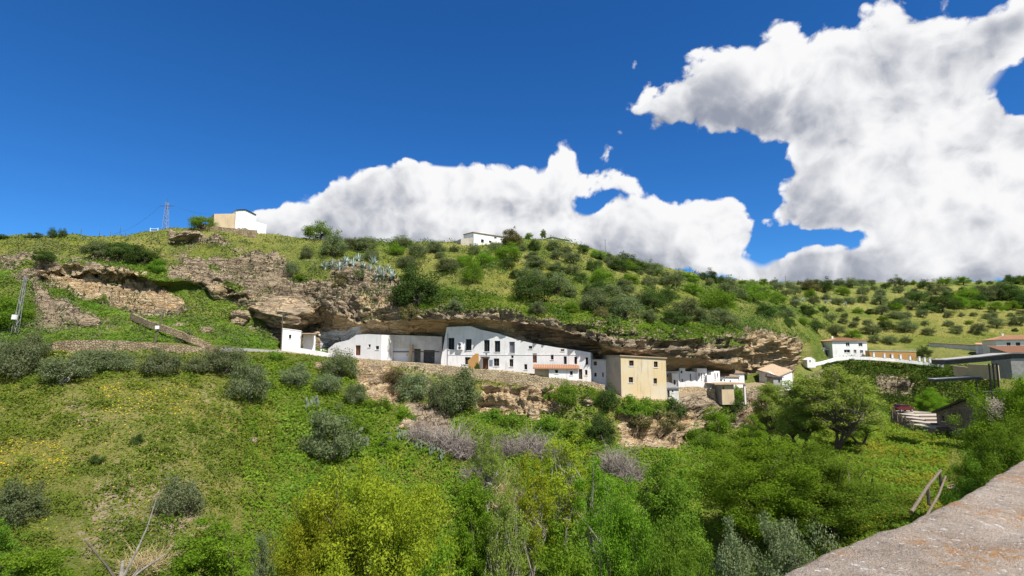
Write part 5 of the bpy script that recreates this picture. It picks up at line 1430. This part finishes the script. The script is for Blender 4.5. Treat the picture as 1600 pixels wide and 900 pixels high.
cover('hill_scrub', 'dark low scrub patched over the central hillside', 'scrub', lambda px, py, r, k, s: (r > 10.1) * (r < 15.2) * (px > 560) * (px < 1330), 110000, 'leaf_dark', 3.0, 1.5, 41, lump=.22)
cover('slope_scrub', 'low olive-green scrub between the rocks of the left slope', 'scrub', lambda px, py, r, k, s: (r > 5.9) * (r < 14.5) * (px < 600), 60000, 'leaf_olive', 3.0, .9, 42, lump=.32)
cover('lip_weeds', 'weeds hanging along the top of the cliff lip', 'weeds', lambda px, py, r, k, s: (r > 9.6) * (r < 11.2) * (px > 640) * (px < 1160), 26000, 'leaf_green', 3.6, .7, 9, lump=.5)
cover('slope_weeds', 'weeds and tufts between the rocks of the left slope', 'weeds', lambda px, py, r, k, s: (r > 5.9) * (r < 11) * (px < 560) * (k < .75) * (1.05 - k), 60000, 'leaf_weed', 3.4, .4, 10, lump=.4)
cover('ivy', 'dark ivy curtain over the gorge cliff below the white pillars', 'ivy', lambda px, py, r, k, s: (r > 3.7) * (r < 5.4) * (px > 1285) * (px < 1560) * (py > 555) * (1 - .8 * inpoly(px, py, [(1368,590),(1420,590),(1425,618),(1372,615)])), 70000, 'leaf_ivy', 5.0, 2.6, 12, lump=.22)

# ------------------------------------------------------------------ poles, pylon, fence
def lattice(name, label, px, pb, pt, Y, wb, wt, arm=0, cat='pylon'):
    b = hit(px, pb) if Y is None else at(px, pb, Y)
    Y = b.y; H = at(px, pt, Y).z - b.z
    e = empty(name, b, label, cat)
    def leg(sx, sy):
        m = MB(); m.tube([(sx * wb, sy * wb, -.3), (sx * wt, sy * wt, H)], .045, 4); m.build('leg', MATS['grey_steel'], e)
    for sx in (-1, 1):
        for sy in (-1, 1): leg(sx, sy)
    m = MB(); n = 9
    for k in range(n):
        z0, z1 = H * k / n, H * (k + 1) / n
        w0, w1 = wb + (wt - wb) * k / n, wb + (wt - wb) * (k + 1) / n
        s = 1 if k % 2 else -1
        for y in (-1, 1):
            m.tube([(-s * w0, y * w0, z0), (s * w1, y * w1, z1)], .035, 3); m.tube([(y * w0, -s * w0, z0), (y * w1, s * w1, z1)], .035, 3)
    m.build('bracing', MATS['grey_steel'], e)
    if arm:
        m = MB(); m.tube([(-arm, 0, H - .9), (arm, 0, H - .9)], .07, 4); m.tube([(0, 0, H - .2), (0, 0, H + .9)], .05, 4); m.build('cross_arm', MATS['dark_metal'], e)
    return e, b, H
e, pb_, PH = lattice('pylon', 'steel lattice pylon with one cross arm on the left ridge', 258, 362, 316, 130, .55, .22, 1.6)
w = MB()
def wire(m, a, b, sag, r=.018):
    pts = [a.lerp(b, t / 12) - Vector((0, 0, sag * 4 * (t / 12) * (1 - t / 12))) for t in range(13)]
    m.tube(pts, r, 3)
TOP = pb_ + Vector((0, 0, PH - .9))
def cable(name, label, a, b, sag):
    m = MB(); wire(m, a - a, b - a, sag); o = m.build(name, MATS['dark_metal']); o.location = a
    tag(o, label, 'cable', None, 'thing')
cable('power_cable', 'thin power cable sagging left from the pylon', TOP + Vector((-1.6, 0, 0)), at(175, 366, 134), 1.2)
cable('power_cable', 'thin power cable running right from the pylon behind the farmhouse', TOP + Vector((1.6, 0, 0)), at(345, 334, 150), .8)
e, b_, h_ = lattice('pole', 'narrow lattice power pole on the rocks at far left', 24, 516, 430, 84, .3, .1, 0, cat='pole')
e.rotation_euler = (0, math.radians(5), 0)
add_part(e, 'meter_box', 'white_paint', lambda m: m.box(-.3, .3, -.75, -.45, 1.6, 2.3))
def pole(label, px, pb, pt, Y, r=.12, lean=0.0, mat='wood_grey', name='pole', cat='pole'):
    b = at(px, pb, Y); H = at(px, pt, Y).z - b.z
    e = empty(name, b, label, cat)
    add_part(e, 'shaft', mat, lambda m: m.tube([(0, 0, -.6), (lean * H * .5, 0, H * .5), (lean * H, 0, H)], [r, r * .85, r * .7], 7))
    add_part(e, 'top_bracket', 'grey_steel', lambda m: m.box(lean * H - .3, lean * H + .3, -.05, .05, H - .35, H - .25))
    return e
e = pole('leaning wooden pole behind the field wall', 241, 533, 484, 84, .13, .25)
add_part(e, 'box', 'white_paint', lambda m: m.box(.15, .65, -.3, -.06, 1.8, 2.3))
pole('slim dark pole beside the left corner of the flat white hut', 439, 548, 488, 101.5, .09, .0, 'wood_grey')
pole('antenna mast on the sloping right ridge', 946, 396, 374, 192, .13, 0, 'grey_steel', 'antenna', 'antenna')
pole('short antenna post left of the ridge mast', 938, 396, 384, 192, .1, 0, 'grey_steel', 'antenna', 'antenna')
pole('thin mast on the far right skyline', 1228, 446, 431, 315, .2, 0, 'grey_steel', 'antenna', 'antenna')
for k, px in enumerate([126, 155, 187, 172, 196]):
    pole('thin fence post on the left skyline, %s from the left' % ORD[sorted([126, 155, 187, 172, 196]).index(px)], px, 371, [358, 361, 354, 363, 362][k], 129, .06, 0, 'dark_metal', 'fence_post', 'post')
e = empty('gate', at(240, 369, 130), 'white tubular gate beside the ridge shed', 'gate')
for x in (-.9, .9): add_part(e, 'post', 'white_paint', lambda m: m.tube([(x, 0, -.3), (x, 0, 2.0)], .07, 5))
for z in (.6, 1.2, 1.8): add_part(e, 'rail', 'white_paint', lambda m: m.tube([(-.9, 0, z), (.9, 0, z)], .05, 5))

# ------------------------------------------------------------------ stepped gravel ground, rail, car
def zat(px, py, Y): return at(px, py, Y)
steps = empty('gravel_steps', at(1430, 655, 112), 'x', 'x'); del steps['label']; del steps['category']; tag(steps, kind='structure')
Ys = [118, 113, 109, 105.5, 102]
ptops = [642, 646.5, 651.5, 657, 663, 668]
for k in range(5):
    a, b = at(1396 + 7 * k, ptops[k], Ys[k]), at(1463 + 2 * k, ptops[k], Ys[k])
    dep = 4.6
    def slab(m):
        o = steps.location
        z1 = a.z - o.z; z0 = z1 - .22
        m.hexa([(a.x - o.x + 1.0, a.y - dep - o.y, z0), (b.x - o.x, a.y - dep - o.y, z0), (b.x - o.x, a.y + .8 - o.y, z0), (a.x - o.x, a.y + .8 - o.y, z0),
                (a.x - o.x + 1.0, a.y - dep - o.y, z1), (b.x - o.x, a.y - dep - o.y, z1), (b.x - o.x, a.y + .8 - o.y, z1), (a.x - o.x, a.y + .8 - o.y, z1)])
    add_part(steps, 'step', 'gravel', slab)
    def bank(m):
        o = steps.location; z1 = a.z - o.z - .224
        m.hexa([(a.x - o.x + .3, a.y - dep + .2 - o.y, z1 - 3), (b.x - o.x, a.y - dep + .2 - o.y, z1 - 3), (b.x - o.x, a.y + .7 - o.y, z1 - 3), (a.x - o.x - .6, a.y + .7 - o.y, z1 - 3),
                (a.x - o.x + 1.05, a.y - dep + .05 - o.y, z1), (b.x - o.x - .05, a.y - dep + .05 - o.y, z1), (b.x - o.x - .05, a.y + .75 - o.y, z1), (a.x - o.x + .05, a.y + .75 - o.y, z1)])
    add_part(steps, 'bank', 'masonry_dark', bank)
    def edge(m):
        o = steps.location; z1 = a.z - o.z
        m.box(a.x - o.x + .9, b.x - o.x, a.y - dep - .22 - o.y, a.y - dep - .003 - o.y, z1 - .6, z1 + .12)
    add_part(steps, 'dark_edge', 'wood_grey', edge)  # dark strip along the front of each step
rail = empty('wooden_rail', at(1398, 645, 116), 'dark wooden post and rail fence along the stepped gravel', 'fence')
RP = [at(px, py, Y) for px, py, Y in [(1394, 646, 116), (1402, 651, 112), (1409, 655, 109), (1415, 659, 106), (1421, 663, 104), (1427, 667, 101.5)]]
for p in RP:
    q = p - rail.location
    add_part(rail, 'post', 'wood_grey', lambda m: m.box(q.x - .09, q.x + .09, q.y - .09, q.y + .09, q.z - 1.0, q.z + 1.0))
for a, b in zip(RP[:-1], RP[1:]):
    for dz in (.45, .85):
        add_part(rail, 'rail_bar', 'wood_grey', lambda m: m.tube([a - rail.location + Vector((0, -.1, dz)), b - rail.location + Vector((0, -.1, dz))], .06, 5))
def car():
    b = at(1411, 642, 116.6); b.z = at(1396, 642, 118).z
    e = empty('car', b, 'dark red car parked at the top of the stepped gravel', 'car', rz=math.radians(12))
    prof = [(-1.95, .35), (-2.0, .75), (-1.85, .98), (-1.55, 1.05), (-1.05, 1.5), (.45, 1.52), (1.05, 1.05), (1.85, .92), (2.05, .7), (2.02, .35)]
    bm_ = MB()
    def ring(y, inset): return [(x * (1 - inset * .03), y, z - (inset * .03 if z > .9 else 0)) for x, z in prof]
    A, B = ring(-.82, 1), ring(.82, 1); A2, B2 = ring(-.74, 2), ring(.74, 2)
    n = len(prof)
    for i in range(n):
        j = (i + 1) % n
        bm_.poly(A[i], A[j], B[j], B[i])
    bm_.poly(*A); bm_.poly(*reversed(B))
    bm_.build('body', MATS['car_paint'], e, .06)
    for y in (-.825, .825):
        g = MB(); g.poly((-1.2, y * 1.004, 1.06), (.75, y * 1.004, 1.06), (.38, y * 1.004, 1.43), (-.95, y * 1.004, 1.43)); g.build('side_window', MATS['pane'], e)
    g = MB(); g.poly((-1.52, -.7, 1.09), (-1.52, .7, 1.09), (-1.1, .62, 1.46), (-1.1, -.62, 1.46)); o = g.build('rear_window', MATS['pane'], e); o.location = (-.03, 0, .02)
    g = MB(); g.poly((.98, -.7, 1.12), (.98, .7, 1.12), (.52, .62, 1.48), (.52, -.62, 1.48)); o = g.build('windscreen', MATS['pane'], e); o.location = (.05, 0, .02)
    for x in (-1.3, 1.3):
        for y in (-.8, .8):
            w = MB(); w.tube([(x, y - .1, .32), (x, y + .1, .32)], .32, 14); wh = w.build('wheel', MATS['rubber'], e)
            w = MB(); w.tube([(x, y - .115, .32), (x, y + .115, .32)], .19, 10); w.build('rim', MATS['grey_steel'], wh)
    for y in (-.62, .62):
        w = MB(); w.box(-2.03, -1.96, y - .15, y + .15, .7, .9); w.build('tail_lamp', MATS['tail_lamp'], e)
        w = MB(); w.box(1.98, 2.06, y - .17, y + .17, .66, .82); w.build('headlamp', MATS['white_paint'], e)
car()
# fallen log rail near the parapet
b = at(1424, 800, 34); t = at(1470, 735, 40)
e = empty('log_rail', b, 'weathered log handrail slanting up behind the parapet', 'handrail')
add_part(e, 'log', 'wood_grey', lambda m: m.tube([(0, 0, 0), (t - b) * .5 + Vector((0, 0, .15)), t - b], [.1, .09, .08], 8))
add_part(e, 'log', 'wood_grey', lambda m: m.tube([Vector((.5, -.2, -.5)), (t - b) * .55 + Vector((.45, -.2, -.4)), (t - b) + Vector((.3, 0, -.4))], [.08, .07, .06], 8))
for k in (.5, .95):
    add_part(e, 'post', 'bark', lambda m: m.tube([(t - b) * k + Vector((.1, .1, -1.0)), (t - b) * k + Vector((.1, .1, .05))], .1, 7))
# dead pale branch at the bottom left
b = at(188, 905, 31)
e = empty('dead_tree', b, 'dead pale branched trunk at the bottom left edge', 'dead tree')
add_part(e, 'trunk', 'bark_pale', lambda m: m.tube([(0, 0, -3), (0, 0, -.2), (.05, 0, .9)], [.16, .13, .07], 7))
for q in ([(0, 0, -.3), (-.9, .1, .7), (-2.2, .2, 1.9)], [(0, 0, -.2), (.7, 0, 1.3), (1.1, .2, 2.6), (1.5, .3, 4.4)], [(0, 0, -.4), (1.0, .2, .4), (2.2, .3, 1.2)], [(.1, 0, -.6), (.7, -.2, .1), (1.2, -.2, .8)]):
    add_part(e, 'branch', 'bark_pale' if q[2][0] > 0 else 'bark', lambda m: m.tube(q, [.09, .06, .03, .015][:len(q)], 6))
# loose boulders
def boulder(px, py, w, h, label, seed, flat=.6):
    bm = bmesh.new(); bmesh.ops.create_icosphere(bm, subdivisions=4, radius=1)
    P = np.array([v.co for v in bm.verts])
    D = 1 + .35 * fbm(P * 1.3 + seed, 4, .55, seed=seed) + .12 * np.tanh(3 * fbm(P * np.array([.6, .6, 3.0]) + seed, 3, seed=seed))
    for v, d in zip(bm.verts, D): v.co *= float(d)
    me = bpy.data.meshes.new('boulder'); bm.to_mesh(me); bm.free()
    for an, val in (('rock', 1.0), ('fresh', .35)):
        a = me.attributes.new(an, 'FLOAT', 'POINT'); a.data.foreach_set('value', np.full(len(me.vertices), val, np.float32))
    p = hit(px, py); k = p.y / FPX
    o = link('boulder', me, GROUND); o.location = p; o.scale = (w * k / 2, w * k / 2 * .8, h * k / 2); o.rotation_euler = (0, .2, seed)
    tag(o, label, 'boulder', 'boulders on the slopes', 'thing')
for k, (px, py, w, h, lb) in enumerate([(635, 668, 28, 24, 'pale boulder outcrop among the prickly pears'), (835, 655, 24, 34, 'smooth pale slab of rock at the foot of the layered face'), (500, 575, 22, 22, 'grey boulder below the low whitewashed wall'), (920, 628, 22, 22, 'rounded pale boulder left of the yellow building foot'),
        (395, 690, 16, 12, 'small pale stone at the right of the meadow'), (583, 600, 26, 26, 'broken pale rock under the masonry wall'), (345, 455, 34, 34, 'dark notched crag on the upper left slope'), (375, 500, 36, 30, 'grey crag beside the grassy gully'), (290, 372, 50, 14, 'layered pale outcrop below the ridge wall'),
        (140, 505, 26, 22, 'cracked grey boulder below the left rock face'), (322, 518, 24, 14, 'low grey rock left of the flat white hut'), (450, 490, 120, 46, 'broad flat grey crag above the flat white hut'), (1495, 765, 26, 16, 'pale broken stones behind the parapet')]):
    boulder(px, py, w, h, lb, k + 1)

# ------------------------------------------------------------------ the parapet in front and the pavement behind it
def parapet():
    zt = -.55
    edge = [(d.x, d.y) for d in (ray(a, b) * (zt / ray(a, b).z) for a, b in ((1130, 930), (1203, 894), (1290, 856), (1365, 828), (1430, 804), (1500, 768), (1600, 712)))]
    (ax, ay), (bx, by) = edge[-2], edge[-1]
    edge = [(edge[0][0] * 2 - edge[1][0] - .3, edge[0][1] * 2 - edge[1][1] - .2)] + edge + [(bx + 5 * (bx - ax), by + 5.2 * (by - ay))]
    pts = []
    for a, b in zip(edge[:-1], edge[1:]):
        n = max(2, int(math.hypot(b[0] - a[0], b[1] - a[1]) / .035))
        for k in range(n): pts.append((a[0] + (b[0] - a[0]) * k / n, a[1] + (b[1] - a[1]) * k / n))
    pts.append(edge[-1]); pts = np.array(pts)
    for _ in range(6): pts[1:-1] = pts[1:-1] * .5 + .25 * (pts[:-2] + pts[2:])
    d = np.gradient(pts, axis=0); d /= np.linalg.norm(d, axis=1, keepdims=True)
    nrm = np.stack([d[:, 1], -d[:, 0]], 1)          # towards the photographer
    prof = [(-.004, -.9), (-.002, -.35), (0, -.10), (.004, -.035), (.016, -.010), (.035, 0)] + [(.035 + .5 * i / 15, 0) for i in range(1, 16)] + [(.555, -.012), (.57, -.04), (.572, -.9)]
    V = np.array([[(p[0] + n[0] * o, p[1] + n[1] * o, zt + z) for o, z in prof] for p, n in zip(pts, nrm)])
    V[:, 11, 2] -= .012; V[40:, 12, 2] -= .006
    V = V.reshape(-1, 3)
    V[:, 2] += .006 * fbm(V * 5, 4, seed=3) + .0035 * fbm(V * 30, 3, seed=4)
    off = .014 * fbm(V * np.array([4, 4, 4.]), 4, seed=9) + .009 * fbm(V * 22., 3, seed=19)
    V[:, 0] += off; V[:, 1] -= off
    m, k = len(pts), len(prof)
    idx = np.arange(m * k).reshape(m, k)
    Q = np.stack([idx[:-1, :-1], idx[1:, :-1], idx[1:, 1:], idx[:-1, 1:]], -1).reshape(-1, 4)
    # a hairline joint along the top
    o = empty('parapet', (0, 0, 0), 'broad lichen-spotted concrete parapet in the lower right corner', 'parapet')
    link('coping', np_mesh('parapet_top', V, Q, smooth=True), MATS['lichen_concrete'], o)
parapet()
pv = MB(); pv.box(-6, 8, -8, 9, -1.75, -1.6)
V0 = [(-3, -8), (8, -8), (8, 4.6), (.75, .75), (-3, -2.4)]
pv = MB(); pv.poly(*[(x, y, -1.6) for x, y in V0])
for (x0, y0), (x1, y1) in zip(V0, V0[1:] + V0[:1]): pv.poly((x0, y0, -1.6), (x1, y1, -1.6), (x1, y1, -26), (x0, y0, -26))
tag(pv.build('pavement', MATS['concrete']), kind='structure')
